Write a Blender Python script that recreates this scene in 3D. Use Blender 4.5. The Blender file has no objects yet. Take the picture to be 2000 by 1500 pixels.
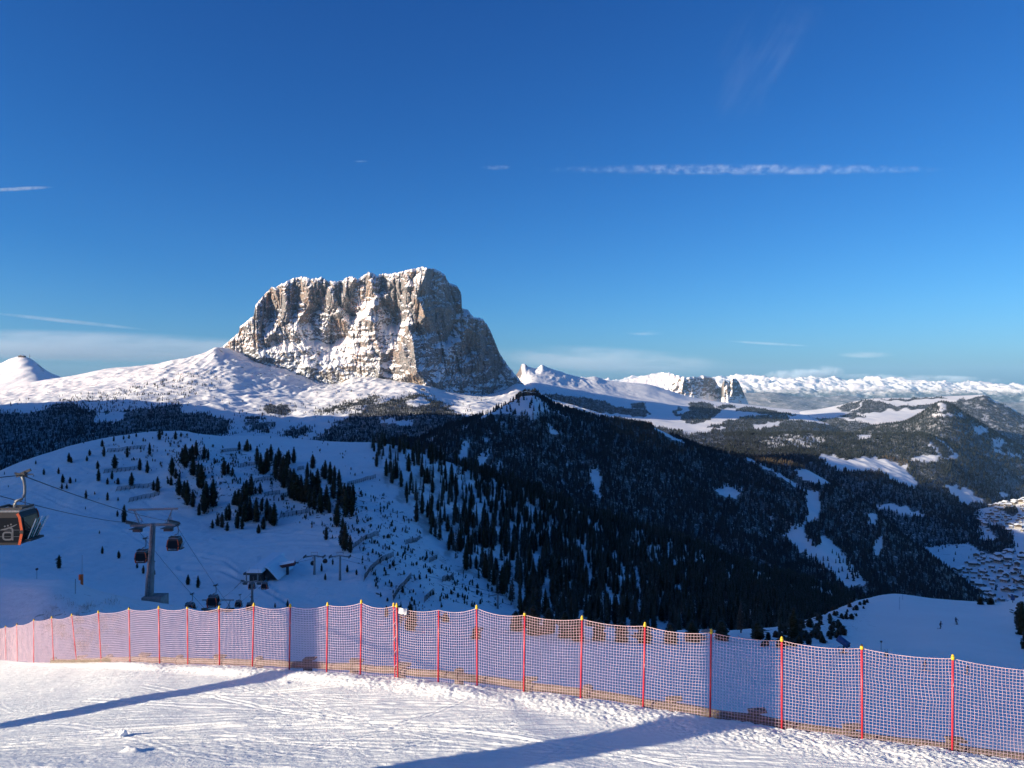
import bpy, bmesh, math, random
import numpy as np
from mathutils import Vector, Matrix

S = bpy.context.scene
C = S.collection
R = math.radians
random.seed(7)
rng = np.random.default_rng(7)

# ------------------------------------------------------------------ camera
cam_d = bpy.data.cameras.new('camera')
cam = bpy.data.objects.new('camera', cam_d)
C.objects.link(cam)
cam.location = (0, 0, 0)
cam.rotation_euler = (R(90), 0, 0)
cam_d.sensor_width = 36.0
cam_d.lens = 27.0                      # 1500 px of focal length on a 2000 px wide picture
cam_d.clip_start = 0.1
cam_d.clip_end = 200000
S.camera = cam
F = 1500.0

# ------------------------------------------------------------------ sun and sky
SUN_AZ, SUN_EL = 67.0, 15.5            # light travels towards (sin az, cos az), falling
DX, DY = math.sin(R(SUN_AZ)), math.cos(R(SUN_AZ))
TE = math.tan(R(SUN_EL))
sun_d = bpy.data.lights.new('sun', 'SUN')
sun_d.energy = 5.0
sun_d.angle = R(0.53)
sun_d.color = (1.0, 0.90, 0.71)
sun = bpy.data.objects.new('sun', sun_d)
C.objects.link(sun)
dirv = Vector((DX * math.cos(R(SUN_EL)), DY * math.cos(R(SUN_EL)), -math.sin(R(SUN_EL))))
sun.rotation_euler = dirv.to_track_quat('-Z', 'Y').to_euler()
sun.location = (-200, -80, 80)

W = bpy.data.worlds.new('World')
S.world = W
W.use_nodes = True
wn = W.node_tree.nodes
wl = W.node_tree.links
sky = wn.new('ShaderNodeTexSky')
sky.sky_type = 'NISHITA'
sky.sun_disc = False
sky.sun_elevation = R(SUN_EL)
sky.sun_rotation = R(180 + SUN_AZ)
sky.altitude = 2250
sky.air_density = 1.0
sky.dust_density = 6.0
sky.ozone_density = 4.0
bg = wn['Background']
bg.inputs['Strength'].default_value = 0.070
# deep alpine blue: the same grading over the whole dome
sep = wn.new('ShaderNodeSeparateColor'); comb = wn.new('ShaderNodeCombineColor')
wl.new(sky.outputs['Color'], sep.inputs[0])
def wmath(op, a, b):
    x = wn.new('ShaderNodeMath'); x.operation = op
    for i, q in enumerate((a, b)):
        if isinstance(q, (int, float)): x.inputs[i].default_value = q
        else: wl.new(q, x.inputs[i])
    return x.outputs[0]
wl.new(wmath('MULTIPLY', wmath('POWER', wmath('MULTIPLY', sep.outputs[0], 0.1), 1.85), 19.0), comb.inputs[0])
wl.new(wmath('MULTIPLY', wmath('POWER', wmath('MULTIPLY', sep.outputs[1], 0.1), 1.3), 14.3), comb.inputs[1])
wl.new(wmath('MULTIPLY', sep.outputs[2], 1.38), comb.inputs[2])
wl.new(comb.outputs[0], bg.inputs['Color'])

S.view_settings.view_transform = 'Standard'
S.view_settings.look = 'None'
S.view_settings.gamma = 1
S.view_settings.use_curve_mapping = False
S.view_settings.exposure = 0.70
S.render.engine = 'CYCLES'
try:
    S.cycles.use_denoising = True
    S.cycles.max_bounces = 6
    S.cycles.diffuse_bounces = 3
    S.cycles.volume_bounces = 3
    S.cycles.transparent_max_bounces = 16
    S.cycles.use_adaptive_sampling = True
    S.cycles.adaptive_threshold = 0.01
except Exception:
    pass

# ------------------------------------------------------------------ helpers
def P(u, v, Y):
    return Vector(((u - 1000.0) / F * Y, Y, (750.0 - v) / F * Y))

def tag(o, label=None, cat=None, group=None, kind=None):
    if label: o['label'] = label
    if cat: o['category'] = cat
    if group: o['group'] = group
    if kind: o['kind'] = kind
    return o

def link(name, me, parent=None, mat=None):
    o = bpy.data.objects.new(name, me)
    C.objects.link(o)
    if parent is not None: o.parent = parent
    if mat is not None and me is not None and not me.materials:
        me.materials.append(mat)
    return o

def empty(name, loc=(0, 0, 0), rz=0.0):
    o = bpy.data.objects.new(name, None)
    o.empty_display_size = 0.3
    C.objects.link(o)
    o.location = loc
    o.rotation_euler = (0, 0, rz)
    return o

def copy_tree(o, parent=None):
    c = o.copy()
    C.objects.link(c)
    if parent is not None:
        c.parent = parent
    for ch in list(o.children):
        copy_tree(ch, c)
    return c

def mesh_np(name, verts, faces, smooth=True, mats=()):
    """verts (n,3) and faces (m,k), all faces of one size."""
    me = bpy.data.meshes.new(name)
    verts = np.asarray(verts, np.float32)
    faces = np.asarray(faces, np.int32)
    k = faces.shape[1]
    me.vertices.add(len(verts))
    me.vertices.foreach_set('co', verts.ravel())
    me.loops.add(faces.size)
    me.loops.foreach_set('vertex_index', faces.ravel())
    me.polygons.add(len(faces))
    me.polygons.foreach_set('loop_start', np.arange(0, faces.size, k, dtype=np.int32))
    me.polygons.foreach_set('loop_total', np.full(len(faces), k, np.int32))
    me.polygons.foreach_set('use_smooth', np.full(len(faces), smooth, bool))
    me.update(calc_edges=True)
    for m in mats: me.materials.append(m)
    return me

def vattr(me, name, arr):
    a = me.attributes.new(name, 'FLOAT', 'POINT')
    a.data.foreach_set('value', np.asarray(arr, np.float32).ravel())

def grid_faces(nr, nc):
    i = np.arange(nr * nc).reshape(nr, nc)
    return np.stack([i[:-1, :-1], i[:-1, 1:], i[1:, 1:], i[1:, :-1]], -1).reshape(-1, 4)

class MB:
    """collects boxes, tubes and lathes into one mesh"""
    def __init__(s): s.v, s.f, s.m, s.cur = [], [], [], 0
    def add(s, vs, fs):
        b = len(s.v)
        s.v += [tuple(x) for x in vs]
        s.f += [tuple(b + i for i in f) for f in fs]
        s.m += [s.cur] * len(fs)
    def box(s, c, d, M=None):
        x, y, z = d[0] / 2, d[1] / 2, d[2] / 2
        vs = [Vector((i, j, k)) for i in (-x, x) for j in (-y, y) for k in (-z, z)]
        if M is not None: vs = [M @ v for v in vs]
        c = Vector(c)
        s.add([v + c for v in vs], [(0, 1, 3, 2), (4, 6, 7, 5), (0, 4, 5, 1), (2, 3, 7, 6), (0, 2, 6, 4), (1, 5, 7, 3)])
    def bar(s, a, b, w, h):
        """a box running from a to b, w wide, h high"""
        a, b = Vector(a), Vector(b)
        d = b - a
        L = d.length
        q = d.to_track_quat('X', 'Z').to_matrix()
        s.box((a + b) / 2, (L, w, h), q)
    def tube(s, pts, r, n=8, cap=True):
        pts = [Vector(p) for p in pts]
        rs = r if isinstance(r, (list, tuple)) else [r] * len(pts)
        vs, fs = [], []
        for i, p in enumerate(pts):
            t = (pts[min(i + 1, len(pts) - 1)] - pts[max(i - 1, 0)]).normalized()
            a = Vector((0, 0, 1)) if abs(t.z) < 0.9 else Vector((1, 0, 0))
            x = t.cross(a).normalized(); y = t.cross(x)
            for k in range(n):
                g = 2 * math.pi * k / n
                vs.append(p + (x * math.cos(g) + y * math.sin(g)) * rs[i])
        for i in range(len(pts) - 1):
            for k in range(n):
                fs.append((i * n + k, i * n + (k + 1) % n, (i + 1) * n + (k + 1) % n, (i + 1) * n + k))
        if cap:
            fs.append(tuple(range(n - 1, -1, -1)))
            fs.append(tuple(range((len(pts) - 1) * n, len(pts) * n)))
        s.add(vs, fs)
    def prism(s, outline, y0, y1, M=None):
        """closed outline of (x,z) pushed from y0 to y1"""
        n = len(outline)
        vs = [Vector((x, y0, z)) for x, z in outline] + [Vector((x, y1, z)) for x, z in outline]
        if M is not None: vs = [M @ v for v in vs]
        fs = [tuple(range(n)), tuple(range(2 * n - 1, n - 1, -1))]
        fs += [(i, i + n, (i + 1) % n + n, (i + 1) % n) for i in range(n)]
        s.add(vs, fs)
    def mesh(s, name, mats, smooth=False):
        me = bpy.data.meshes.new(name)
        me.from_pydata(s.v, [], s.f)
        for m in (mats if isinstance(mats, (list, tuple)) else [mats]): me.materials.append(m)
        me.polygons.foreach_set('material_index', s.m)
        if smooth: me.polygons.foreach_set('use_smooth', [True] * len(s.f))
        bm = bmesh.new(); bm.from_mesh(me)
        bmesh.ops.recalc_face_normals(bm, faces=bm.faces)
        bm.to_mesh(me); bm.free()
        me.update()
        return me
    def build(s, name, mats, parent=None, smooth=False):
        return link(name, s.mesh(name, mats, smooth), parent)

# ---- labels that single each thing out
ORD = 'first second third fourth fifth sixth seventh eighth ninth tenth eleventh twelfth thirteenth fourteenth fifteenth sixteenth seventeenth eighteenth nineteenth twentieth'.split()
_pending = []
def label_later(o, base, u): _pending.append((o, base, u))
def settle_labels():
    by = {}
    for o, b, u in _pending: by.setdefault(b, []).append((u, o))
    for b, l in by.items():
        l.sort(key=lambda q: q[0])
        for k, (u, o) in enumerate(l):
            o['label'] = b if len(l) == 1 else b + ', ' + (ORD[k] if k < 20 else 'later') + ' from left'
POLE_U = [12, 34, 66, 105, 150, 198, 254, 312, 367, 429, 493, 565, 638, 704, 772, 856, 932, 1023, 1134, 1256, 1387, 1527, 1684, 1860]
def pole_word(u):
    k = min(range(len(POLE_U)), key=lambda i: abs(POLE_U[i] - u))
    return (ORD[k] + ' left net pole') if k < 12 else (ORD[len(POLE_U) - 1 - k] + ' right net pole')

# ---- noise
def _hash(ix, iy, iz, seed):
    h = (ix.astype(np.uint32) * np.uint32(374761393) + iy.astype(np.uint32) * np.uint32(668265263)
         + iz.astype(np.uint32) * np.uint32(2147483647) + np.uint32(seed * 974711 + 12345))
    h = (h ^ (h >> np.uint32(13))) * np.uint32(1274126177)
    h = h ^ (h >> np.uint32(16))
    h = h * np.uint32(2246822519)
    return h ^ (h >> np.uint32(15))

_G2 = np.array([(math.cos(a), math.sin(a)) for a in np.arange(32) * math.pi / 16])
def noise2(x, y, seed=0):
    x = np.asarray(x, float); y = np.asarray(y, float)
    x0 = np.floor(x); y0 = np.floor(y)
    fx = x - x0; fy = y - y0
    ix = x0.astype(np.int64); iy = y0.astype(np.int64); iz = np.zeros_like(ix)
    u = fx * fx * fx * (fx * (fx * 6 - 15) + 10); w = fy * fy * fy * (fy * (fy * 6 - 15) + 10)
    def g(a, b):
        h = _hash(ix + a, iy + b, iz, seed) & np.uint32(31)
        q = _G2[h]
        return q[..., 0] * (fx - a) + q[..., 1] * (fy - b)
    n = (g(0, 0) * (1 - u) + g(1, 0) * u) * (1 - w) + (g(0, 1) * (1 - u) + g(1, 1) * u) * w
    return n * 1.5

def fbm(x, y, o=5, seed=0, gain=0.5):
    t = 0; a = 1.0; s = 0
    for i in range(o):
        t = t + a * noise2(x * 2 ** i + 17.3 * i, y * 2 ** i - 9.1 * i, seed + i); s += a; a *= gain
    return t / s

def ridged(x, y, o=5, seed=0, gain=0.5):
    t = 0; a = 1.0; s = 0
    for i in range(o):
        t = t + a * (1 - 2 * np.abs(noise2(x * 2 ** i + 31.7 * i, y * 2 ** i + 5.3 * i, seed + i))); s += a; a *= gain
    return t / s

def sstep(a, b, x):
    t = np.clip((x - a) / (b - a), 0, 1)
    return t * t * (3 - 2 * t)

def pchip(xk, yk, x):
    """shape-preserving cubic; xk (K,), yk (K,...) , x (N,) -> (N,...)"""
    xk = np.asarray(xk, float); yk = np.asarray(yk, float)
    h = np.diff(xk); hh = h.reshape((-1,) + (1,) * (yk.ndim - 1))
    d = np.diff(yk, axis=0) / hh
    m = np.zeros_like(yk)
    if len(xk) > 2:
        w1 = (2 * hh[1:] + hh[:-1]); w2 = (hh[1:] + 2 * hh[:-1])
        with np.errstate(divide='ignore', invalid='ignore'):
            hm = (w1 + w2) / (w1 / d[:-1] + w2 / d[1:])
        m[1:-1] = np.where(d[:-1] * d[1:] > 0, hm, 0)
    m[0] = d[0]; m[-1] = d[-1]
    m = np.nan_to_num(m)
    i = np.clip(np.searchsorted(xk, x) - 1, 0, len(xk) - 2)
    t = (np.asarray(x) - xk[i]) / h[i]
    sh = (-1,) + (1,) * (yk.ndim - 1)
    t = t.reshape(sh); H = h[i].reshape(sh)
    return ((1 + 2 * t) * (1 - t) ** 2) * yk[i] + t * (1 - t) ** 2 * H * m[i] + t * t * (3 - 2 * t) * yk[i + 1] + t * t * (t - 1) * H * m[i + 1]

def inpoly(u, v, poly):
    u = np.asarray(u, float); v = np.asarray(v, float)
    r = np.zeros(u.shape, bool)
    n = len(poly)
    for i in range(n):
        x1, y1 = poly[i]; x2, y2 = poly[(i + 1) % n]
        if y1 == y2: continue
        c = ((y1 > v) != (y2 > v)) & (u < (x2 - x1) * (v - y1) / (y2 - y1) + x1)
        r ^= c
    return r

def near_line(u, v, pts, w):
    """soft 0..1 band around a polyline; w half width"""
    d = np.full(np.shape(u), 1e9)
    for (x1, y1), (x2, y2) in zip(pts[:-1], pts[1:]):
        L = (x2 - x1) ** 2 + (y2 - y1) ** 2
        t = np.clip(((u - x1) * (x2 - x1) + (v - y1) * (y2 - y1)) / L, 0, 1)
        d = np.minimum(d, np.hypot(u - x1 - t * (x2 - x1), v - y1 - t * (y2 - y1)))
    return d < w

# ---- terrain sheet: curves from front to back, each a list of (bearing column, row, distance)
class Sheet:
    def __init__(s, curves, u0, u1, nc, rows):
        s.U = np.linspace(u0, u1, nc)
        K = len(curves)
        Yk, zk = [], []
        for c in curves:
            c = sorted(c)
            cu = np.array([p[0] for p in c], float); cv = np.array([p[1] for p in c], float); cy = np.array([p[2] for p in c], float)
            x = np.clip(s.U, cu[0], cu[-1])
            if len(cu) == 1:
                vv = np.full(nc, cv[0]); yy = np.full(nc, cy[0])
            else:
                vv = pchip(cu, cv, x); yy = pchip(cu, cy, x)
            Yk.append(yy); zk.append((750 - vv) / F * yy)
        t = [np.linspace(k, k + 1, n, endpoint=False) for k, n in enumerate(rows)]
        t.append(np.array([K - 1.0]))
        s.T = np.concatenate(t)
        kk = np.arange(K)
        s.Y = pchip(kk, np.array(Yk), s.T)
        s.Z = pchip(kk, np.array(zk), s.T)
        s.X = (s.U[None, :] - 1000) / F * s.Y
    @property
    def V(s): return 750 - F * s.Z / s.Y
    def UV(s): return np.broadcast_to(s.U[None, :], s.Y.shape), s.V
    def verts(s): return np.stack([s.X, s.Y, s.Z], -1).reshape(-1, 3)
    def build(s, name, mat, attrs=None, kind='structure'):
        me = mesh_np(name, s.verts(), grid_faces(*s.Y.shape), True, [mat])
        for k, a in (attrs or {}).items(): vattr(me, k, a)
        return tag(link(name, me), kind=kind)
    def at(s, u, v):
        """the first point of the sheet seen through column u, row v"""
        c = np.clip((u - s.U[0]) / (s.U[1] - s.U[0]), 0, len(s.U) - 1.001)
        i = int(c); f = c - i
        Y = s.Y[:, i] * (1 - f) + s.Y[:, i + 1] * f
        Z = s.Z[:, i] * (1 - f) + s.Z[:, i + 1] * f
        V = 750 - F * Z / Y
        for r in range(len(V) - 1):
            if V[r] >= v > V[r + 1]:
                g = (V[r] - v) / (V[r] - V[r + 1])
                y = Y[r] * (1 - g) + Y[r + 1] * g; z = Z[r] * (1 - g) + Z[r + 1] * g
                return Vector(((u - 1000) / F * y, y, z))
        r = int(np.argmin(V))
        return Vector(((u - 1000) / F * Y[r], Y[r], Z[r]))
    def height(s, x, y):
        u = 1000 + F * x / y
        c = np.clip((u - s.U[0]) / (s.U[1] - s.U[0]), 0, len(s.U) - 1.001)
        i = int(c); f = c - i
        Y = s.Y[:, i] * (1 - f) + s.Y[:, i + 1] * f
        Z = s.Z[:, i] * (1 - f) + s.Z[:, i + 1] * f
        return float(np.interp(y, Y, Z))
    def scatter(s, n, dens, power=1.0, dist_pow=0.0):
        """n points; dens (rows,cols) 0..1 ; returns xyz, u, v"""
        dx = np.diff(s.X, axis=1)[:-1]; dy = np.diff(s.Y, axis=0)[:, :-1]; dz = np.diff(s.Z, axis=0)[:, :-1]
        A = np.abs(dx) * np.hypot(dy, dz)
        w = A ** power * dens[:-1, :-1] * s.Y[:-1, :-1] ** dist_pow
        # only what the camera can see, or nearly
        V = s.V
        run = np.minimum.accumulate(V, axis=0)
        vis = (V[:-1, :-1] <= run[:-1, :-1] + 6)
        w = (w * vis).ravel()
        idx = rng.choice(w.size, n, p=w / w.sum())
        r, c = np.unravel_index(idx, A.shape)
        a = rng.random(n); b = rng.random(n)
        def bl(M): return (M[r, c] * (1 - a) + M[r + 1, c] * a) * (1 - b) + (M[r, c + 1] * (1 - a) + M[r + 1, c + 1] * a) * b
        X, Y, Z = bl(s.X), bl(s.Y), bl(s.Z)
        return np.stack([X, Y, Z], -1), 1000 + F * X / Y, 750 - F * Z / Y

# ------------------------------------------------------------------ materials
class NT:
    def __init__(s, name):
        s.m = bpy.data.materials.new(name); s.m.use_nodes = True
        s.n = s.m.node_tree.nodes; s.l = s.m.node_tree.links
        s.b = s.n['Principled BSDF']
    def node(s, t, **kw):
        x = s.n.new(t)
        for k, v in kw.items():
            if hasattr(x, k): setattr(x, k, v)
            else: x.inputs[k.replace('_', ' ')].default_value = v
        return x
    def link(s, a, b): s.l.new(a, b)
    def coord(s):
        if not hasattr(s, '_c'): s._c = s.node('ShaderNodeTexCoord')
        return s._c.outputs['Object']
    def mapping(s, scale):
        m = s.node('ShaderNodeMapping'); m.inputs['Scale'].default_value = scale
        s.link(s.coord(), m.inputs['Vector']); return m.outputs['Vector']
    def noise(s, scale, detail=4, rough=0.6, vec=None):
        x = s.node('ShaderNodeTexNoise'); x.inputs['Scale'].default_value = scale
        x.inputs['Detail'].default_value = detail; x.inputs['Roughness'].default_value = rough
        s.link(vec if vec is not None else s.coord(), x.inputs['Vector']); return x.outputs['Fac']
    def ramp(s, src, a, b, lo=0.0, hi=1.0):
        x = s.node('ShaderNodeMapRange'); x.interpolation_type = 'SMOOTHSTEP'
        x.inputs['From Min'].default_value = a; x.inputs['From Max'].default_value = b
        x.inputs['To Min'].default_value = lo; x.inputs['To Max'].default_value = hi
        s.link(src, x.inputs['Value']); return x.outputs['Result']
    def math(s, op, a, b=None):
        x = s.node('ShaderNodeMath', operation=op)
        for i, q in enumerate((a, b)):
            if q is None: continue
            if isinstance(q, (int, float)): x.inputs[i].default_value = q
            else: s.link(q, x.inputs[i])
        return x.outputs[0]
    def mix(s, fac, a, b):
        x = s.node('ShaderNodeMix', data_type='RGBA')
        for k, q in (('Factor', fac), ('A', a), ('B', b)):
            i = [z for z in x.inputs if z.name == k and (z.type == 'RGBA' or k == 'Factor')][0]
            if isinstance(q, (int, float)): i.default_value = q
            elif isinstance(q, tuple): i.default_value = (*q, 1)
            else: s.link(q, i)
        return [z for z in x.outputs if z.type == 'RGBA'][0]
    def attr(s, name):
        return s.node('ShaderNodeAttribute', attribute_name=name).outputs['Fac']
    def bump(s, h, strength, dist):
        x = s.node('ShaderNodeBump'); x.inputs['Strength'].default_value = strength; x.inputs['Distance'].default_value = dist
        s.link(h, x.inputs['Height'])
        s.link(x.outputs['Normal'], s.b.inputs['Normal']); return x
    def set(s, color=None, rough=None, metal=None):
        for k, q in (('Base Color', color), ('Roughness', rough), ('Metallic', metal)):
            if q is None: continue
            i = s.b.inputs[k]
            if isinstance(q, (int, float)): i.default_value = q
            elif isinstance(q, tuple): i.default_value = (*q, 1)
            else: s.link(q, i)
        return s

def plain(name, col, rough=0.6, metal=0.0, vary=0.12, scale=8.0, bump=0.0):
    t = NT(name)
    n = t.noise(scale, 5, 0.65)
    a = tuple(c * (1 - vary) for c in col); b = tuple(min(1, c * (1 + vary)) for c in col)
    t.set(t.mix(t.ramp(n, 0.3, 0.7), a, b), rough, metal)
    if bump: t.bump(n, 0.5, bump)
    return t.m

SNOW = (0.915, 0.885, 0.865)
def snow_terrain(name, veg=(0.035, 0.04, 0.03), rock=(0.23, 0.2, 0.17), s1=0.02, bump_scale=0.05, bump_d=1.5, speck=0.0, steep=0.0):
    t = NT(name)
    big = t.noise(s1, 6, 0.6)
    snow = t.mix(t.ramp(big, 0.3, 0.7), (SNOW[0] * .95, SNOW[1] * .95, SNOW[2] * .95), SNOW)
    col = snow
    if speck:
        sp = t.noise(speck, 3, 0.7)
        rk = t.mix(t.ramp(t.noise(speck * 1.7, 3), .35, .65), rock, veg)
        col = t.mix(t.math('MULTIPLY', t.ramp(sp, 0.60, 0.66), t.attr('rock')), col, rk)
    if steep:
        g = t.node('ShaderNodeNewGeometry')
        sx = t.node('ShaderNodeSeparateXYZ'); t.link(g.outputs['Normal'], sx.inputs[0])
        f = t.math('ADD', sx.outputs['Z'], t.math('MULTIPLY', t.math('SUBTRACT', t.noise(speck * .6 if speck else s1 * 6, 6, .7), .5), 0.7))
        col = t.mix(t.ramp(f, steep - .07, steep + .07), t.mix(t.ramp(t.noise(s1 * 3, 5, .7), .3, .7), rock, tuple(c * 1.5 for c in rock)), col)
    vg = t.math('MULTIPLY', t.attr('veg'), t.ramp(t.noise(s1 * 14, 5, 0.75), 0.28, 0.5))
    vc = t.mix(t.ramp(t.noise(s1 * 5, 4, .7), .3, .7), veg, tuple(min(1, c * 1.9) for c in veg))
    col = t.mix(vg, col, vc)
    t.set(col, 0.62)
    t.b.inputs['Specular IOR Level'].default_value = 0.25
    t.bump(t.noise(bump_scale, 7, 0.62), 0.5, bump_d)
    return t.m

# ================================================================== LARGE STRUCTURE
# fence line: (column, base row, distance), the edge of the sunlit piste
FENCE = [(-520, 1276, 88), (-60, 1287, 46), (-5, 1288, 40), (12, 1289, 37.5), (34, 1292, 35), (66, 1294, 32.3), (105, 1294, 30.2), (150, 1294, 28.4), (198, 1293, 26.7),
         (254, 1294, 25.1), (312, 1297, 23.9), (367, 1300, 23.0), (429, 1301, 22.1), (493, 1304, 21.3), (565, 1311, 20.5), (638, 1315, 19.75),
         (704, 1319, 19.15), (773, 1325, 18.6), (856, 1333, 18.0), (932, 1341, 17.55), (1023, 1352, 17.05), (1134, 1365, 16.5), (1256, 1384, 15.95),
         (1387, 1403, 15.4), (1527, 1425, 14.9), (1684, 1445, 14.5), (1860, 1468, 14.15), (2062, 1497, 13.8)]
fu = np.array([p[0] for p in FENCE], float); fv = np.array([p[1] for p in FENCE], float); fy = np.array([p[2] for p in FENCE], float)
def fence_at(u):
    u = np.atleast_1d(np.asarray(u, float))
    c = np.clip(u, fu[0], fu[-1])
    x = np.maximum(0, np.minimum(u, 2900) - fu[-1])
    y = pchip(fu, fy, c)
    v = pchip(fu, fv, c) + x * 0.06
    return y, (750 - v) / F * y

# ---- the sunlit piste in front of the net
def piste_sheet():
    U = np.concatenate([np.linspace(-2400, -300, 90, endpoint=False), np.linspace(-300, 2100, 960), np.linspace(2104, 2900, 40)])
    fY, fZ = fence_at(U)
    kern = np.hanning(41); kern /= kern.sum()
    sm = lambda a: np.where((U > -280) & (U < 2080), np.convolve(np.pad(a, 20, mode='edge'), kern, mode='valid'), a)
    fY, fZ = sm(fY), sm(fZ)
    near = np.full(len(U), 5.0)
    nY = 5.0; mY = 10.6
    q = np.linspace(0, 1, 400)[:, None]
    Yf = 1 / ((1 - q) / mY + q / fY[None, :])
    Yn = (np.linspace(nY, mY, 24, endpoint=False))[:, None] + 0 * U[None, :]
    Y = np.vstack([Yn, Yf])
    # height: straight fall from 12.6 m out to the fence, flatter towards the viewer
    z13 = -6.38 + 0.0 * U
    s = np.clip((fZ - z13) / (fY - 12.6), -.42, 0)
    Z = fZ[None, :] + s[None, :] * (np.maximum(Y, 12.6) - fY[None, :]) - .06 * np.minimum(Y - 12.6, 0)
    X = (U[None, :] - 1000) / F * Y
    # distance to the edge, seen across
    d = fY[None, :] - Y
    w = sstep(0, 0.5, d)
    # ploughed bank along the net
    bx = X * 1.0 + Y * 0.3
    width = 1.55 + 0.5 * noise2(bx * 0.35, bx * 0, 3)
    hgt = 0.055 + 0.06 * noise2(bx * 0.5, bx * 0 + 4, 5)
    prof = np.exp(-((d - 0.75) / (0.28 * width)) ** 2) + 0.55 * sstep(width * 0.95, width * 0.3, d) * sstep(-0.2, 0.4, d)
    lump = ridged(X * 5.0, Y * 5.0, 5, 21, .65) * 0.035 + fbm(X * 12, Y * 12, 3, 9, .7) * 0.035 + fbm(X * 1.6, Y * 1.6, 3, 19) * 0.05
    inb = sstep(width * 1.15, width * 0.55, d)
    left = sstep(-18, -8, X) * 0.85 + 0.15
    right_sharp = 1.0
    Z = Z + left * hgt * prof + inb * left * lump * 0.85
    # groomed surface: broad swells, ski marks, crumbs
    Z = Z + (1 - inb) * (0.05 * fbm(X * .35, Y * .5, 3, 2) + 0.014 * fbm(X * 2.3 + .8 * Y, Y * 4.0, 4, 4))
    rough = sstep(0.0, 0.4, fbm(X * 0.30, Y * 0.55, 3, 41))
    Z = Z + (1 - inb) * (rough * 0.016 * fbm(X * 5 + Y * 2, Y * 6, 4, 44, .65) + .004 * fbm(X * 11, Y * 14, 3, 45, .7))
    r2 = np.random.default_rng(5)
    for k in range(95):                                    # curved ski tracks
        x0 = r2.uniform(-14, 9); y0 = r2.uniform(11.5, 19); th = r2.choice([r2.uniform(-.5, .1), r2.uniform(-.25, .35)]); kap = r2.uniform(-.09, .09)
        L = r2.uniform(3, 10)
        tt = np.linspace(-L, L, 40)
        px = x0 + tt * math.cos(th) - kap * tt ** 2 * math.sin(th); py = y0 + (tt * math.sin(th) + kap * tt ** 2 * math.cos(th)) * .8
        amp = r2.uniform(.002, .011); wd = r2.uniform(.025, .055)
        for off in (0, r2.uniform(.16, .3)):
            lo = np.argsort(px); yy = np.interp(X, px[lo], py[lo] + off, left=99, right=99)
            q = (Y - yy) / wd
            Z = Z - (1 - inb) * amp * (np.exp(-q * q) - 0.8 * np.exp(-((q - 1.6) / .8) ** 2))
    for (ax, ay), h in (((-6.95, 13.93), .09), ((-6.8, 13.9), .06), ((-5.6, 19.0), .05), ((3.6, 15.1), .1)):   # thrown-up clods
        Z = Z + h * np.exp(-(((X - ax) / .09) ** 2 + ((Y - ay) / .09) ** 2))
    # roll the far edge down behind the net
    row = np.full((1, len(U)), 0.0)
    Yb = np.vstack([Y, Y[-1:] + .18, Y[-1:] + .9, Y[-1:] + 3.0, Y[-1:] + 7.0])
    Zb = np.vstack([Z, Z[-1:] - .25, Z[-1:] - 1.6, Z[-1:] - 4.3, Z[-1:] - 9.0])
    Xb = (U[None, :] - 1000) / F * Yb
    t = NT('piste_snow')
    n = t.noise(0.8, 5, .6)
    t.set(t.mix(t.ramp(n, .3, .7), (.87, .865, .825), (.92, .91, .87)), 0.55)
    t.b.inputs['Specular IOR Level'].default_value = 0.3
    gr = t.math('ADD', t.noise(7.0, 6, .72), t.math('MULTIPLY', t.noise(1.0, 4, .6, t.mapping((2.5, 22, 5))), 0.6))
    t.bump(t.math('ADD', gr, t.math('MULTIPLY', t.noise(19.0, 3, .6), t.ramp(t.noise(.55, 4, .65), .38, .62, .2, .95))), 0.55, 0.032)
    me = mesh_np('piste', np.stack([Xb, Yb, Zb], -1).reshape(-1, 3), grid_faces(*Xb.shape), True, [t.m])
    tag(link('piste', me), kind='structure')
    g = Sheet.__new__(Sheet); g.U, g.X, g.Y, g.Z = U, Xb, Yb, Zb
    return g, t.m
piste, M_piste = piste_sheet()
def piste_z(x, y):
    g = piste; u = 1000 + F * x / y
    i = int(np.clip(np.searchsorted(g.U, u) - 1, 0, len(g.U) - 2)); f = (u - g.U[i]) / (g.U[i + 1] - g.U[i])
    return float(np.interp(y, g.Y[:, i] * (1 - f) + g.Y[:, i + 1] * f, g.Z[:, i] * (1 - f) + g.Z[:, i + 1] * f))

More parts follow.
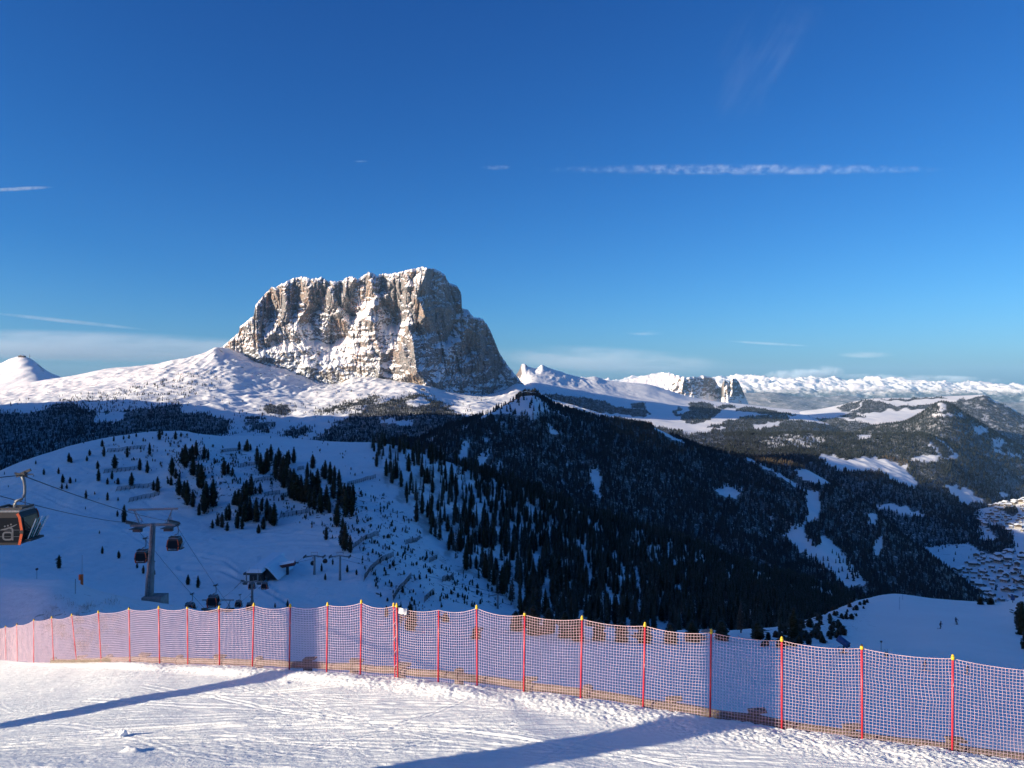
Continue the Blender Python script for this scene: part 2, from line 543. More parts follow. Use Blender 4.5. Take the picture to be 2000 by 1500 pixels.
# ---- shaded lower slope just beyond the net
fedge = [(u, v, y) for u, v, y in FENCE]
low = Sheet([
    [(-400, 1480, 66), (0, 1480, 60), (250, 1480, 54), (600, 1480, 52), (1000, 1500, 52), (1500, 1540, 56), (2000, 1600, 66), (2500, 1700, 70)],
    [(-400, 1330, 72), (0, 1325, 68), (150, 1312, 64), (250, 1312, 64), (420, 1330, 64), (600, 1345, 62), (800, 1365, 60), (1000, 1385, 60), (1300, 1410, 65), (1600, 1430, 72), (2000, 1450, 80), (2500, 1450, 86)],
    [(-400, 1230, 82), (0, 1240, 76), (150, 1228, 72), (250, 1240, 76), (420, 1250, 78), (600, 1255, 78), (800, 1275, 80), (1000, 1290, 83), (1300, 1302, 88), (1500, 1305, 98), (1700, 1302, 106), (2000, 1310, 112), (2500, 1300, 115)],
    [(-400, 1160, 98), (0, 1165, 90), (100, 1160, 88), (180, 1172, 89), (300, 1192, 92), (420, 1215, 96), (600, 1212, 110), (800, 1232, 112), (1000, 1246, 112), (1300, 1256, 112), (1500, 1254, 130), (1600, 1243, 150), (1700, 1232, 172), (1850, 1222, 180), (2000, 1229, 180), (2500, 1220, 180)],
    [(-400, 1150, 108), (0, 1131, 100), (120, 1133, 100), (200, 1158, 102), (290, 1178, 104), (360, 1186, 108), (420, 1194, 112), (600, 1188, 136), (800, 1201, 140), (1000, 1216, 140), (1300, 1230, 140), (1500, 1228, 160), (1560, 1215, 180), (1620, 1195, 210), (1690, 1170, 250), (1752, 1161, 268), (1820, 1168, 270), (1900, 1177, 272), (1950, 1178, 262), (2000, 1166, 250), (2500, 1120, 240)],
    [(-400, 1190, 125), (0, 1170, 118), (200, 1190, 118), (420, 1230, 128), (600, 1225, 160), (1000, 1262, 165), (1500, 1275, 190), (1750, 1215, 310), (2000, 1215, 300), (2500, 1170, 290)],
    [(-400, 1330, 150), (0, 1300, 150), (420, 1350, 160), (600, 1340, 200), (1000, 1380, 210), (1500, 1420, 240), (1750, 1350, 400), (2500, 1300, 380)],
], -400, 2500, 520, [18, 40, 55, 55, 12, 8])
_u, _v = low.UV()
mound = np.exp(-(((_u - 130) / 170) ** 2)) * sstep(40, 60, low.Y)
low.Z += 0.7 * fbm(low.X / 22, low.Y / 22, 4, 31) * sstep(26, 40, low.Y) + 0.18 * fbm(low.X / 4, low.Y / 4, 4, 32)
low_veg = 0 * low.Z
low_rock = np.maximum(np.exp(-(((_u - 160) / 110) ** 2) - (((_v - 1215) / 45) ** 2)), np.exp(-(((_u - 1570) / 110) ** 2) - (((_v - 1215) / 40) ** 2)) * .9)
low_rock = np.maximum(low_rock, np.exp(-(((_u - 1000) / 320) ** 2) - (((_v - 1235) / 20) ** 2)) * .7)
M_low = snow_terrain('shaded_snow', veg=(.05, .05, .035), rock=(.12, .09, .05), s1=.06, bump_scale=.25, bump_d=.6, speck=.9)
low.build('snow_slope', M_low, {'veg': low_veg, 'rock': low_rock})

# ---- wooded hill with the lift valley at its foot
HC = [(-400, 1090, 470), (-120, 985, 490), (0, 921, 520), (60, 897, 540), (100, 884, 560), (150, 869, 580), (200, 858, 600), (250, 850, 610), (300, 844, 620), (350, 843, 620), (395, 849, 610),
      (440, 853, 640), (480, 852, 665), (540, 855, 680), (600, 860, 690), (660, 864, 690), (720, 866, 690), (760, 872, 690), (850, 898, 720), (950, 932, 760), (1050, 968, 800),
      (1150, 1010, 850), (1250, 1036, 900), (1350, 1066, 950), (1450, 1108, 1000), (1550, 1133, 1050), (1650, 1163, 1100), (1720, 1190, 1150), (1900, 1260, 1200), (2500, 1450, 1300)]
hill = Sheet([
    [(-400, 1320, 150), (0, 1300, 160), (420, 1300, 170), (600, 1300, 185), (1000, 1340, 230), (1500, 1360, 280), (2500, 1600, 400)],
    [(-400, 1200, 235), (0, 1168, 250), (300, 1180, 265), (600, 1185, 275), (800, 1196, 290), (1000, 1215, 330), (1300, 1225, 420), (1500, 1225, 520), (1700, 1235, 800), (2500, 1500, 1000)],
    [(-400, 1170, 300), (0, 1085, 330), (200, 1085, 345), (400, 1080, 360), (600, 1078, 360), (700, 1085, 350), (800, 1120, 340), (900, 1160, 350), (1000, 1180, 375), (1300, 1195, 480), (1500, 1195, 600), (1700, 1220, 900), (2500, 1480, 1050)],
    [(-400, 1140, 400), (0, 1010, 415), (200, 1010, 425), (300, 1012, 432), (440, 1030, 425), (560, 1028, 430), (680, 1030, 420), (760, 1060, 400), (900, 1120, 410), (1000, 1140, 440), (1300, 1165, 560), (1500, 1175, 700), (1700, 1208, 980), (2500, 1470, 1100)],
    [(-400, 1110, 450), (0, 955, 480), (200, 915, 510), (300, 920, 515), (440, 935, 500), (560, 940, 510), (680, 950, 510), (780, 985, 500), (900, 1040, 530), (1000, 1060, 580), (1150, 1080, 660), (1300, 1110, 740), (1500, 1150, 860), (1700, 1198, 1060), (2500, 1460, 1200)],
    HC,
    [(u, v + 14, y + 90) for u, v, y in HC],
    [(u, v + 70, y + 260) for u, v, y in HC],
], -400, 2500, 620, [10, 60, 60, 80, 80, 10, 8])
_u, _v = hill.UV()
rampz = sstep(-0.02, 0.5, hill.T)[:, None] * np.ones_like(_u)
nearcrest = 1 - 0.75 * sstep(4.5, 5.0, hill.T)[:, None]
flat = np.exp(-(((_u - 420) / 330) ** 2) - (((_v - 1100) / 60) ** 2))
gull = ridged(hill.X / 60 + .3 * fbm(hill.X / 90, hill.Y / 90, 2, 3), hill.Y / 240, 4, 51)
wood = sstep(700, 800, _u - (_v - 900) * .35)
hill.Z += (3.5 * fbm(hill.X / 70, hill.Y / 70, 5, 33) * (1 - .8 * flat) + 5.0 * gull * wood * sstep(2.2, 3.2, hill.T)[:, None] + 1.0 * fbm(hill.X / 14, hill.Y / 14, 3, 34) * (1 - .7 * flat)) * nearcrest * rampz
for w_, a_, pl in ((2.2, .5, [(380, 1085), (440, 1095), (480, 1128)]), (1.6, .4, [(395, 1088), (470, 1072), (560, 1064), (640, 1066)]), (2.0, .45, [(0, 1062), (120, 1046), (230, 1038), (330, 1050)]), (1.5, .4, [(545, 1180), (522, 1130), (508, 1090)]),
                   (2.4, .6, [(420, 1052), (520, 1036), (600, 1044), (690, 1060)]), (1.6, .4, [(150, 905), (260, 960), (340, 1020)]), (1.5, .4, [(60, 960), (200, 1010), (300, 1075)]), (3.0, .7, [(350, 1110), (430, 1112), (520, 1150), (560, 1180)])):
    d_ = np.full(_u.shape, 1e9)
    for (x1, y1), (x2, y2) in zip(pl[:-1], pl[1:]):
        L_ = (x2 - x1) ** 2 + (y2 - y1) ** 2; t_ = np.clip(((_u - x1) * (x2 - x1) + (_v - y1) * (y2 - y1)) / L_, 0, 1)
        d_ = np.minimum(d_, np.hypot(_u - x1 - t_ * (x2 - x1), _v - y1 - t_ * (y2 - y1)))
    hill.Z += a_ * (.7 * np.exp(-((d_ - 2.2 * w_) / w_) ** 2) - np.exp(-(d_ / w_) ** 2))
hill.Z += .35 * fbm(hill.X / 5, hill.Y / 9, 3, 36)
scrub = inpoly(_u + 18 * noise2(_u / 30, _v / 30, 5), _v + 12 * noise2(_u / 30, _v / 30, 6), [(330, 870), (470, 880), (600, 960), (740, 960), (860, 1080), (1010, 1180), (760, 1200), (690, 1080), (560, 1010), (440, 1030), (330, 960)])
hill_rock = scrub * .85 + .12
wood_poly = [(735, 850), (860, 860), (1100, 960), (1400, 1050), (1760, 1180), (1700, 1260), (1020, 1240), (1000, 1180), (900, 1120), (835, 1080), (800, 1010), (760, 960), (720, 900)]
hill_wood = inpoly(_u + 15 * noise2(_u / 40, _v / 40, 15), _v + 15 * noise2(_u / 40, _v / 40, 16), wood_poly)
M_hill = snow_terrain('hill_snow', veg=(.03, .035, .025), rock=(.085, .075, .055), s1=.02, bump_scale=.09, bump_d=1.9, speck=.22)
hill.build('hill', M_hill, {'veg': hill_wood * .45 * sstep(-.1, .25, fbm(_u / 30, _v / 30, 3, 301)), 'rock': hill_rock})

# ---- forest ridge across the valley, a lodge on its top
RC = [(300, 905, 2300), (560, 893, 2300), (700, 880, 2250), (800, 870, 2150), (850, 850, 2100), (880, 835, 2150), (920, 824, 2250), (960, 806, 2400), (1000, 786, 2550), (1025, 771, 2600), (1042, 769, 2600), (1060, 781, 2620),
      (1100, 800, 2680), (1150, 813, 2750), (1200, 824, 2820), (1270, 834, 2900), (1310, 852, 2930), (1350, 868, 2950), (1380, 880, 2980), (1420, 889, 3000), (1500, 902, 3000), (1560, 914, 2950),
      (1620, 944, 2850), (1700, 993, 2750), (1760, 1048, 2650), (1830, 1100, 2550), (1880, 1140, 2480), (1920, 1170, 2430), (2000, 1230, 2350), (2500, 1500, 2000)]
ridge = Sheet([
    [(300, 1000, 1000), (600, 1000, 1000), (1000, 1120, 1150), (1300, 1190, 1300), (1500, 1230, 1450), (1700, 1270, 1600), (2000, 1340, 1700), (2500, 1600, 1800)],
    [(300, 960, 1500), (600, 950, 1500), (850, 960, 1500), (1000, 1040, 1500), (1200, 1110, 1600), (1400, 1150, 1700), (1600, 1190, 1800), (1800, 1220, 1950), (2000, 1310, 2000), (2500, 1580, 1900)],
    [(300, 930, 1900), (600, 915, 1850), (850, 900, 1800), (1000, 930, 1900), (1200, 985, 2050), (1400, 1040, 2150), (1600, 1090, 2200), (1750, 1140, 2250), (1880, 1185, 2250), (2000, 1270, 2200), (2500, 1540, 1950)],
    RC,
    [(u, v + 8, y + 220) for u, v, y in RC],
    [(u, v + 60, y + 700) for u, v, y in RC],
], 300, 2500, 620, [14, 90, 150, 10, 8])
_u, _v = ridge.UV()
nc = (1 - .85 * sstep(2.6, 3.0, ridge.T))[:, None]
ridge.Z += (26 * ridged(ridge.X / 420, ridge.Y / 800, 4, 61) + 12 * fbm(ridge.X / 120, ridge.Y / 120, 4, 62)) * nc
RIDGE_OPEN = [
    [(1573, 955), (1600, 962), (1602, 1000), (1592, 1036), (1612, 1048), (1640, 1075), (1668, 1110), (1690, 1145), (1712, 1160), (1650, 1150), (1610, 1110), (1570, 1085), (1528, 1048), (1556, 1034), (1577, 1012), (1574, 985)],
    [(1390, 958), (1425, 950), (1450, 966), (1440, 978), (1405, 976)],
    [(1263, 826), (1275, 826), (1310, 850), (1338, 866), (1312, 866)],
    [(955, 800), (1000, 783), (1030, 772), (1046, 774), (1062, 790), (1072, 812), (1040, 822), (990, 818), (930, 822)],
    [(1063, 836), (1082, 842), (1095, 858), (1080, 856)], [(1150, 925), (1163, 918), (1175, 945), (1170, 965), (1182, 990), (1162, 978)],
    [(1695, 1003), (1714, 1003), (1710, 1030), (1699, 1032)], [(1706, 1060), (1726, 1058), (1718, 1082), (1728, 1088), (1704, 1088)],
    [(1548, 918), (1585, 915), (1624, 945), (1600, 948), (1566, 935)], [(900, 880), (918, 868), (912, 900), (896, 905)], [(930, 900), (960, 885), (950, 915), (935, 918)]]
def ridge_open(u, v):
    uu = u + 4 * noise2(u / 9, v / 9, 25); vv = v + 4 * noise2(u / 9, v / 9, 26)
    m = np.zeros(np.shape(u), bool)
    for p in RIDGE_OPEN: m |= inpoly(uu, vv, p)
    m |= near_line(uu, vv, [(1460, 898), (1490, 918), (1520, 932), (1560, 948), (1585, 965)], 4)
    m |= near_line(uu, vv, [(1505, 1010), (1507, 1035)], 2)
    m |= near_line(uu, vv, [(1060, 800), (1090, 812), (1110, 825)], 3)
    isl = inpoly(uu, vv, [(1575, 1022), (1600, 1018), (1608, 1035), (1602, 1062), (1585, 1070), (1568, 1050)])
    return m & ~isl
gaps = sstep(.22, .36, fbm(_u / 34, _v / 26, 4, 71)) * sstep(1250, 1000, _u)
ridge_forest = (1 - ridge_open(_u, _v)) * (1 - .75 * gaps)
M_ridge = snow_terrain('ridge_snow', veg=(.028, .03, .022), rock=(.16, .14, .12), s1=.008, bump_scale=.012, bump_d=4, speck=.05)
ridge.build('forest_ridge', M_ridge, {'veg': ridge_forest * .95, 'rock': .5 * (1 - ridge_open(_u, _v))})

# ---- snowfields under the big rock
SC = [(-400, 800, 5200), (-100, 775, 5300), (0, 762, 5400), (50, 749, 5600), (100, 741, 5700), (140, 735, 5750), (200, 722, 5800), (250, 716, 5850), (300, 712, 5900), (335, 704, 5900), (370, 699, 5950), (400, 690, 6050), (425, 679, 6150), (440, 684, 6250),
      (467, 694, 6250), (495, 707, 6190), (527, 719, 6130), (555, 726, 6090), (590, 740, 6060), (621, 752, 6040), (656, 755, 6020), (695, 742, 6000), (730, 741, 5960), (765, 748, 5930), (817, 755, 5880), (866, 767, 5980), (940, 776, 6250), (985, 766, 6520), (1010, 750, 6700), (1040, 760, 6800), (1100, 790, 6800), (1300, 840, 6600)]
SC = [(u, v - 4, y + 150) if 438 < u < 1000 else (u, v, y) for u, v, y in SC]
snow = Sheet([
    [(-400, 1050, 1500), (0, 1010, 1600), (300, 960, 1700), (700, 940, 1900), (1000, 900, 2600), (1300, 930, 3000)],
    [(-400, 900, 2600), (0, 880, 2700), (200, 868, 2800), (400, 862, 2900), (600, 864, 3000), (800, 862, 3000), (1000, 850, 3200), (1300, 900, 3400)],
    [(-400, 850, 3500), (0, 822, 3600), (100, 812, 3700), (200, 818, 3600), (300, 812, 3700), (400, 815, 3700), (600, 824, 3700), (800, 818, 3700), (900, 815, 3700), (1000, 812, 4000), (1300, 870, 4200)],
    [(-400, 835, 4300), (0, 792, 4500), (100, 780, 4600), (200, 772, 4500), (300, 768, 4500), (400, 770, 4500), (500, 786, 4500), (600, 792, 4500), (700, 782, 4500), (800, 780, 4600), (900, 800, 4600), (1000, 795, 5000), (1300, 860, 5200)],
    [(-400, 815, 4800), (0, 778, 4950), (100, 762, 5100), (200, 750, 5100), (300, 738, 5150), (400, 730, 5200), (440, 730, 5300), (500, 745, 5300), (560, 758, 5280), (600, 766, 5250), (700, 764, 5250), (800, 758, 5250), (900, 786, 5300), (1000, 778, 5700), (1300, 850, 6000)],
    SC,
    [(u, v + 14, y + 500) for u, v, y in SC],
    [(u, v + 60, y + 900) for u, v, y in SC],
], -400, 1300, 620, [8, 40, 70, 80, 80, 10, 6])
_u, _v = snow.UV()
ncs = (1 - .6 * sstep(4.3, 5.0, snow.T))[:, None] * sstep(.2, 1.2, snow.T)[:, None]
hum = fbm(snow.X / 420, snow.Y / 420, 5, 81)
snow.Z += (26 * hum + 11 * ridged(snow.X / 190 + hum, snow.Y / 520, 4, 82) + 9 * fbm(snow.X / 70, snow.Y / 70, 4, 83)) * ncs
SNOW_FOREST = [
    [(-80, 815), (34, 803), (52, 815), (83, 800), (130, 785), (182, 800), (244, 800), (260, 797), (351, 789), (361, 807), (390, 805), (455, 826), (452, 849), (400, 880), (200, 880), (0, 960), (-300, 990)],
    [(509, 795), (576, 791), (569, 809), (520, 812)], [(608, 806), (677, 785), (744, 771), (751, 777), (730, 791), (670, 808), (625, 812)],
    [(677, 812), (730, 791), (800, 770), (828, 767), (877, 795), (894, 812), (980, 815), (1000, 860), (845, 880), (580, 880), (639, 840), (670, 819)],
    [(541, 847), (576, 833), (611, 833), (604, 847), (576, 861)], [(480, 815), (520, 812), (500, 830), (540, 826), (530, 850), (470, 840)]]
SNOW_SPARSE = [(112, 782), (200, 765), (290, 748), (380, 725), (440, 735), (420, 760), (330, 790), (260, 800), (130, 800)]
def snow_dens(u, v):
    uu = u + 9 * noise2(u / 16, v / 9, 27) + 4 * noise2(u / 5, v / 4, 28); vv = v + 5 * noise2(u / 18, v / 10, 29)
    m = np.zeros(np.shape(u))
    m = np.where(inpoly(uu, vv, SNOW_SPARSE), .45 * sstep(-.3, .3, noise2(u / 12, v / 6, 77)), m)
    soft = 0
    for k in range(5):
        a = u + 16 * noise2(u / 13 + 7 * k, v / 7, 400 + k); b = v + 9 * noise2(u / 13, v / 7 + 5 * k, 420 + k)
        q = np.zeros(np.shape(u), bool)
        for p in SNOW_FOREST: q |= inpoly(a, b, p)
        soft = soft + q / 5
    m = np.maximum(m, soft ** 1.4)
    hole = inpoly(uu, vv, [(182, 808), (244, 806), (240, 822), (190, 826)]) | inpoly(uu, vv, [(745, 818), (810, 826), (800, 836), (740, 830)]) | inpoly(uu, vv, [(790, 785), (830, 775), (838, 790), (800, 800)])
    m = np.where(hole, .04, m)
    return np.maximum(m, .05 * (v > 765) * (u < 1000) * sstep(0, .4, noise2(u / 30, v / 14, 78)))
ribs = ridged(snow.X / 75 + .5 * fbm(snow.X / 200, snow.Y / 200, 2, 85), snow.Y / 1100, 3, 84)
near_foot = sstep(3.2, 4.2, snow.T)[:, None] * sstep(5.0, 4.75, snow.T)[:, None] * np.exp(-(((_u - 560) / 260) ** 2))
snow.Z += 15 * ribs * near_foot
snow_forest = snow_dens(_u, _v)
M_snow = snow_terrain('snowfield', veg=(.03, .033, .024), rock=(.13, .12, .11), s1=.004, bump_scale=.02, bump_d=3.5, speck=.035, steep=.62)
snow.build('snowfield', M_snow, {'veg': sstep(.75, 1, snow_forest) * .9, 'rock': .12 + .5 * sstep(0, .3, snow_forest) + .7 * near_foot * sstep(.25, .6, ribs) + .6 * np.exp(-(((_u - 400) / 130) ** 2) - (((_v - 735) / 32) ** 2))})

# ---- the big rock massif
SK = [(360, 712), (380, 700.5), (405, 690), (436, 676), (452, 662), (467, 648), (468, 639), (480, 629), (495.5, 616.5), (499, 595.5), (511, 581.5), (520, 571), (530.5, 561), (540, 561), (548, 555), (558, 551), (569, 545), (580, 542), (590, 540), (600, 542), (607.5, 545), (618, 543), (625, 542), (633, 543), (641, 550), (650, 548.5), (660, 550),
      (672, 546), (680, 541), (688, 540), (698.5, 545), (710, 539), (719.5, 531), (728, 533), (737, 539.5), (747.5, 534), (760, 535), (775.5, 532.5), (790, 529), (803.5, 525.5), (812, 524), (824.5, 521), (838, 524), (849, 525), (860, 530), (870, 538), (873, 547), (877, 552), (886, 555), (894.5, 560.5), (899, 568), (901.5, 578), (902, 602.5), (912, 604),
      (926, 620), (934, 620), (943.5, 623.5), (951, 634), (957.5, 644.5), (965, 663), (971.5, 679.5), (980, 697), (992.5, 714.5), (1003, 727), (1010, 735.5), (1027.5, 756.5), (1045, 785), (1060, 800)]
def massif():
    nc, nr = 760, 430
    U = np.linspace(362, 1058, nc)
    sk = np.interp(U, [p[0] for p in SK], [p[1] for p in SK])
    sk = sk + 2.0 * noise2(U / 6, U * 0, 3) + 1.4 * noise2(U / 2.6, U * 0, 4)
    base = np.interp(U, [362, 440, 500, 560, 640, 760, 830, 880, 950, 1010, 1058], [735, 735, 760, 775, 790, 790, 785, 810, 825, 810, 815])
    h = np.linspace(0, 1, nr)[:, None]
    v = base[None, :] + (sk - base)[None, :] * h
    u = np.broadcast_to(U[None, :], v.shape)
    Yp = pchip([360, 400, 440, 470, 500, 560, 640, 700, 760, 800, 830, 850, 870, 890, 910, 940, 970, 1010, 1060],
               [6560, 6450, 6340, 6270, 6180, 6110, 6080, 6040, 5990, 5930, 5880, 5950, 6040, 6120, 6200, 6330, 6450, 6640, 6850], U)
    hh = (base[None, :] - v) * 4.05                    # metres above the foot
    wv = 1 + 0 * v
    ax = u * 4.05; az = v * 4.05
    wx = ax + 60 * fbm(ax / 300, az / 300, 3, 11)
    slope = 0.42 + 0.26 * fbm(ax / 420, az / 700, 3, 12)
    Y = Yp[None, :] + slope * hh
    # strata: steps of several sizes that break off sideways
    for per, amp, sd_, ln in ((120, 1.0, 13, 420), (62, .9, 23, 260), (33, .8, 33, 150)):
        tn = (az + per * 1.1 * fbm(ax / ln, az / ln, 3, sd_) + (.18 if sd_ != 23 else -.14) * ax) / per
        saw = tn - np.floor(tn)
        on = sstep(-.12, .22, fbm(ax / (ln * .55), az / (per * 1.5), 3, sd_ + 5))
        Y += -per * .42 * amp * (sstep(0, .55, saw) - saw) * on
    # buttresses, clefts and cracks
    Y += -70 * ridged(wx / 420, az / 1500 + .2 * wx / 420, 2, 14) + 20
    Y += -30 * ridged(wx / 170, az / 520, 4, 15, .55)
    for sc_, lz, amp, sd_ in ((120, 700, 48, 41), (62, 330, 34, 43), (30, 170, 20, 45), (15, 70, 9, 47)):
        cr = (1 - np.abs(noise2((wx + .25 * az * math.sin(sd_)) / sc_ + .5 * fbm(ax / sc_, az / lz, 2, sd_ + 1), az / lz, sd_)) * 1.6)
        Y += amp * np.clip(cr, 0, 1) ** 5 * (.35 + .65 * sstep(.35, .7, h + .25 * fbm(ax / 300, az / 300, 3, 51) + .35 * sstep(835, 870, u)))
    Y += -17 * ridged(wx / 66 + az / 160, az / 150, 5, 16, .62)
    Y += -15 * ridged(wx / 90 - az / 85, az / 140, 5, 19, .62)
    Y += 10 * fbm(wx / 18, az / 18, 3, 17, .7)
    def dist(pts):
        d = np.full(v.shape, 1e9); sd = np.zeros(v.shape)
        for (x1, y1), (x2, y2) in zip(pts[:-1], pts[1:]):
            L = (x2 - x1) ** 2 + (y2 - y1) ** 2
            t = np.clip(((u - x1) * (x2 - x1) + (v - y1) * (y2 - y1)) / L, 0, 1)
            q = np.hypot(u - x1 - t * (x2 - x1), v - y1 - t * (y2 - y1))
            side = np.sign((y1 + (y2 - y1) * (u - x1) / (x2 - x1 + 1e-6)) - v)
            sd = np.where(q < d, side * q, sd); d = np.minimum(d, q)
        return d, sd
    Z = lambda pts: [(380 + a / 2.857, 480 + b / 2.857) for a, b in pts]
    for amp, w, pts in (
        (-95, 11, [(1300, 130), (1240, 280), (1290, 400), (1200, 450), (1220, 540), (1240, 700)]),
        (-70, 9, [(970, 150), (1010, 290), (950, 400), (1000, 430), (1010, 520), (1040, 600), (1030, 720)]),
        (-50, 8, [(1090, 200), (1060, 300)]), (-60, 9, [(890, 190), (850, 240), (830, 300)]), (-55, 9, [(760, 260), (790, 330), (840, 430), (870, 500)]),
        (-65, 10, [(500, 230), (510, 330), (490, 420), (400, 520)]), (-55, 9, [(620, 200), (640, 330), (570, 430), (560, 500)]), (-60, 9, [(345, 340), (340, 480), (360, 620)]),
        (-45, 7, [(1180, 240), (1180, 340)]), (-45, 8, [(1150, 500), (1170, 600), (1210, 690)]), (-40, 8, [(1590, 420), (1600, 640)]),
        (60, 8, [(820, 200), (800, 330), (880, 400), (850, 500), (760, 560)]), (55, 8, [(740, 220), (700, 330), (650, 430), (680, 520)]), (60, 8, [(1050, 170), (1040, 300), (1120, 420), (1130, 500)]),
        (50, 7, [(560, 230), (560, 400)]), (45, 7, [(420, 280), (420, 430)]), (60, 9, [(1420, 210), (1470, 360), (1400, 560), (1350, 700)]), (45, 7, [(1560, 420), (1540, 560)]), (40, 8, [(930, 520), (900, 700)])):
        d, _ = dist(Z(pts)); Y += 1.55 * amp * np.exp(-(d / (1.25 * w)) ** 1.3)
    for amp, w, pts in (
        (46, 9, [(330, 610), (400, 585), (560, 560), (720, 565), (900, 520), (1010, 490)]), (38, 8, [(600, 640), (700, 620), (900, 590), (1020, 560)]), (30, 8, [(640, 670), (860, 640)]),
        (60, 8, [(1350, 560), (1480, 520)]), (60, 9, [(860, 440), (1000, 330), (1030, 280)]), (50, 8, [(1040, 480), (1180, 440)]), (45, 7, [(1500, 640), (1640, 560)])):
        p = Z(pts); d, sd = dist(p)
        x0, x1 = p[0][0], p[-1][0]
        win = sstep(x0 - 12, x0 + 12, u) * sstep(x1 + 12, x1 - 12, u)
        Y += 1.9 * amp * win * (sstep(-w, w, sd + 5 * noise2(u / 9, v / 9, 61)) - .5) * np.exp(-np.maximum(0, np.abs(sd) - w) / 45)
    sw = 0 * v
    for a, b, w_, g_ in ((900, 430, 120, 1), (960, 330, 70, .9), (600, 620, 150, .8), (780, 600, 120, .9), (1080, 480, 70, .9), (570, 490, 70, .8), (700, 480, 90, .6), (280, 560, 60, .9), (300, 430, 50, .8), (1420, 560, 60, .7), (1380, 250, 60, .5), (1380, 720, 60, .6), (1000, 700, 120, .5), (480, 560, 70, .6), (1130, 420, 60, .6),
                         (1330, 400, 90, -1), (1250, 430, 50, -1), (440, 330, 70, -.8), (620, 270, 110, -.6), (840, 270, 60, -.9), (1620, 600, 90, -.9), (1170, 620, 60, -1), (1110, 240, 60, -.7), (1460, 300, 60, -.9), (340, 420, 35, -1), (510, 420, 40, -1), (980, 470, 25, -.9), (620, 580, 30, -.4), (320, 600, 50, -.8), (890, 480, 40, -.5)):
        cu, cv = Z([(a, b)])[0]
        sw += g_ * np.exp(-(((u - cu) ** 2 + (v - cv) ** 2) / (w_ / 2.857) ** 2))
    # rounded top edge, then the back of the massif
    Y += 45 * np.clip(1 - (v - sk[None, :]) / 6.0, 0, 1) ** 2
    top = Y[-1]
    zt = (750 - sk) / F * top
    bY, bZ = [], []
    for k, (dy, dz) in enumerate(((60, -4), (150, -30), (300, -60), (500, -160), (800, -420), (1100, -800))):
        bY.append(top + dy + 25 * noise2(U / 12 + k, U * 0 + k, 5)); bZ.append(zt + dz + (10 * noise2(U / 9, U * 0 + k, 6) if k else 0) - 4)
    Z0 = (750 - v) / F * Y
    Y = np.vstack([Y, bY]); Zf = np.vstack([Z0, bZ])
    X = (U[None, :] - 1000) / F * Y
    t = NT('massif_rock')
    g = t.node('ShaderNodeNewGeometry')
    sx = t.node('ShaderNodeSeparateXYZ'); t.link(g.outputs['Normal'], sx.inputs[0])
    nz = sx.outputs['Z']
    nb = t.noise(.006, 6, .7); nf = t.noise(.028, 5, .75); st = t.noise(.02, 5, .65, t.mapping((1, 1, .22)))
    grey = t.mix(t.ramp(st, .3, .7), (.11, .108, .108), (.20, .188, .178))
    och = t.mix(t.ramp(t.noise(.05, 4), .3, .7), (.25, .18, .125), (.21, .165, .13))
    rock = t.mix(t.math('MULTIPLY', t.ramp(t.noise(.0055, 4, .6, t.mapping((1, 1, .6))), .50, .62), t.ramp(nz, .55, .25)), grey, och)
    rock = t.mix(t.ramp(t.noise(.09, 4, .7, t.mapping((1.6, 1.6, .35))), .56, .72), rock, (.07, .068, .068))
    k = t.math('ADD', nz, t.math('ADD', t.math('MULTIPLY', t.math('SUBTRACT', nf, .5), .85), t.math('MULTIPLY', t.math('SUBTRACT', nb, .5), .7)))
    k = t.math('ADD', k, t.math('MULTIPLY', t.attr('snow_weight'), .40))
    rock = t.mix(t.math('MULTIPLY', t.ramp(t.noise(.07, 5, .8), .5, .68), .5), rock, SNOW)
    mask = t.ramp(k, .43, .57)
    t.set(t.mix(mask, rock, SNOW), .8)
    t.b.inputs['Specular IOR Level'].default_value = 0.15
    t.bump(t.math('ADD', t.noise(.03, 7, .7), t.math('MULTIPLY', st, .6)), .7, 12)
    me = mesh_np('rock_massif', np.stack([X, Y, Zf], -1).reshape(-1, 3), grid_faces(*X.shape), True, [t.m])
    vattr(me, 'snow_weight', np.vstack([sw, np.repeat(sw[-1:], 6, 0)]))
    tag(link('rock_massif', me), kind='structure')
    return t.m
M_massif = massif()

# ---- rounded snow peak far to the left, mast on top
PC = [(-700, 800, 8400), (-300, 770, 8400), (-120, 740, 8400), (-60, 722, 8500), (0, 710, 8500), (20, 701, 8500), (42, 696, 8500), (58, 700, 8500), (72, 709, 8500), (85, 720, 8550), (100, 729, 8600), (118, 736, 8600), (150, 752, 8600), (300, 790, 8600)]
peak = Sheet([[(-700, 850, 5600), (0, 815, 5800), (300, 820, 6000)], [(-700, 820, 7200), (0, 758, 7300), (60, 752, 7300), (120, 765, 7300), (300, 805, 7500)], PC, [(u, v + 20, y + 600) for u, v, y in PC], [(u, v + 70, y + 1200) for u, v, y in PC]], -700, 300, 200, [20, 60, 8, 4])
peak.Z += (16 * fbm(peak.X / 300, peak.Y / 300, 4, 91) + 12 * ridged(peak.X / 160, peak.Y / 600, 3, 92)) * (1 - .8 * sstep(1.6, 2, peak.T))[:, None]
M_far = snow_terrain('far_snow', veg=(.032, .036, .036), rock=(.14, .12, .11), s1=.002, bump_scale=.008, bump_d=10, speck=.02, steep=.7)
_u, _v = peak.UV()
peak.build('snow_peak', M_far, {'veg': 0 * _u, 'rock': .25 + 0 * _u})

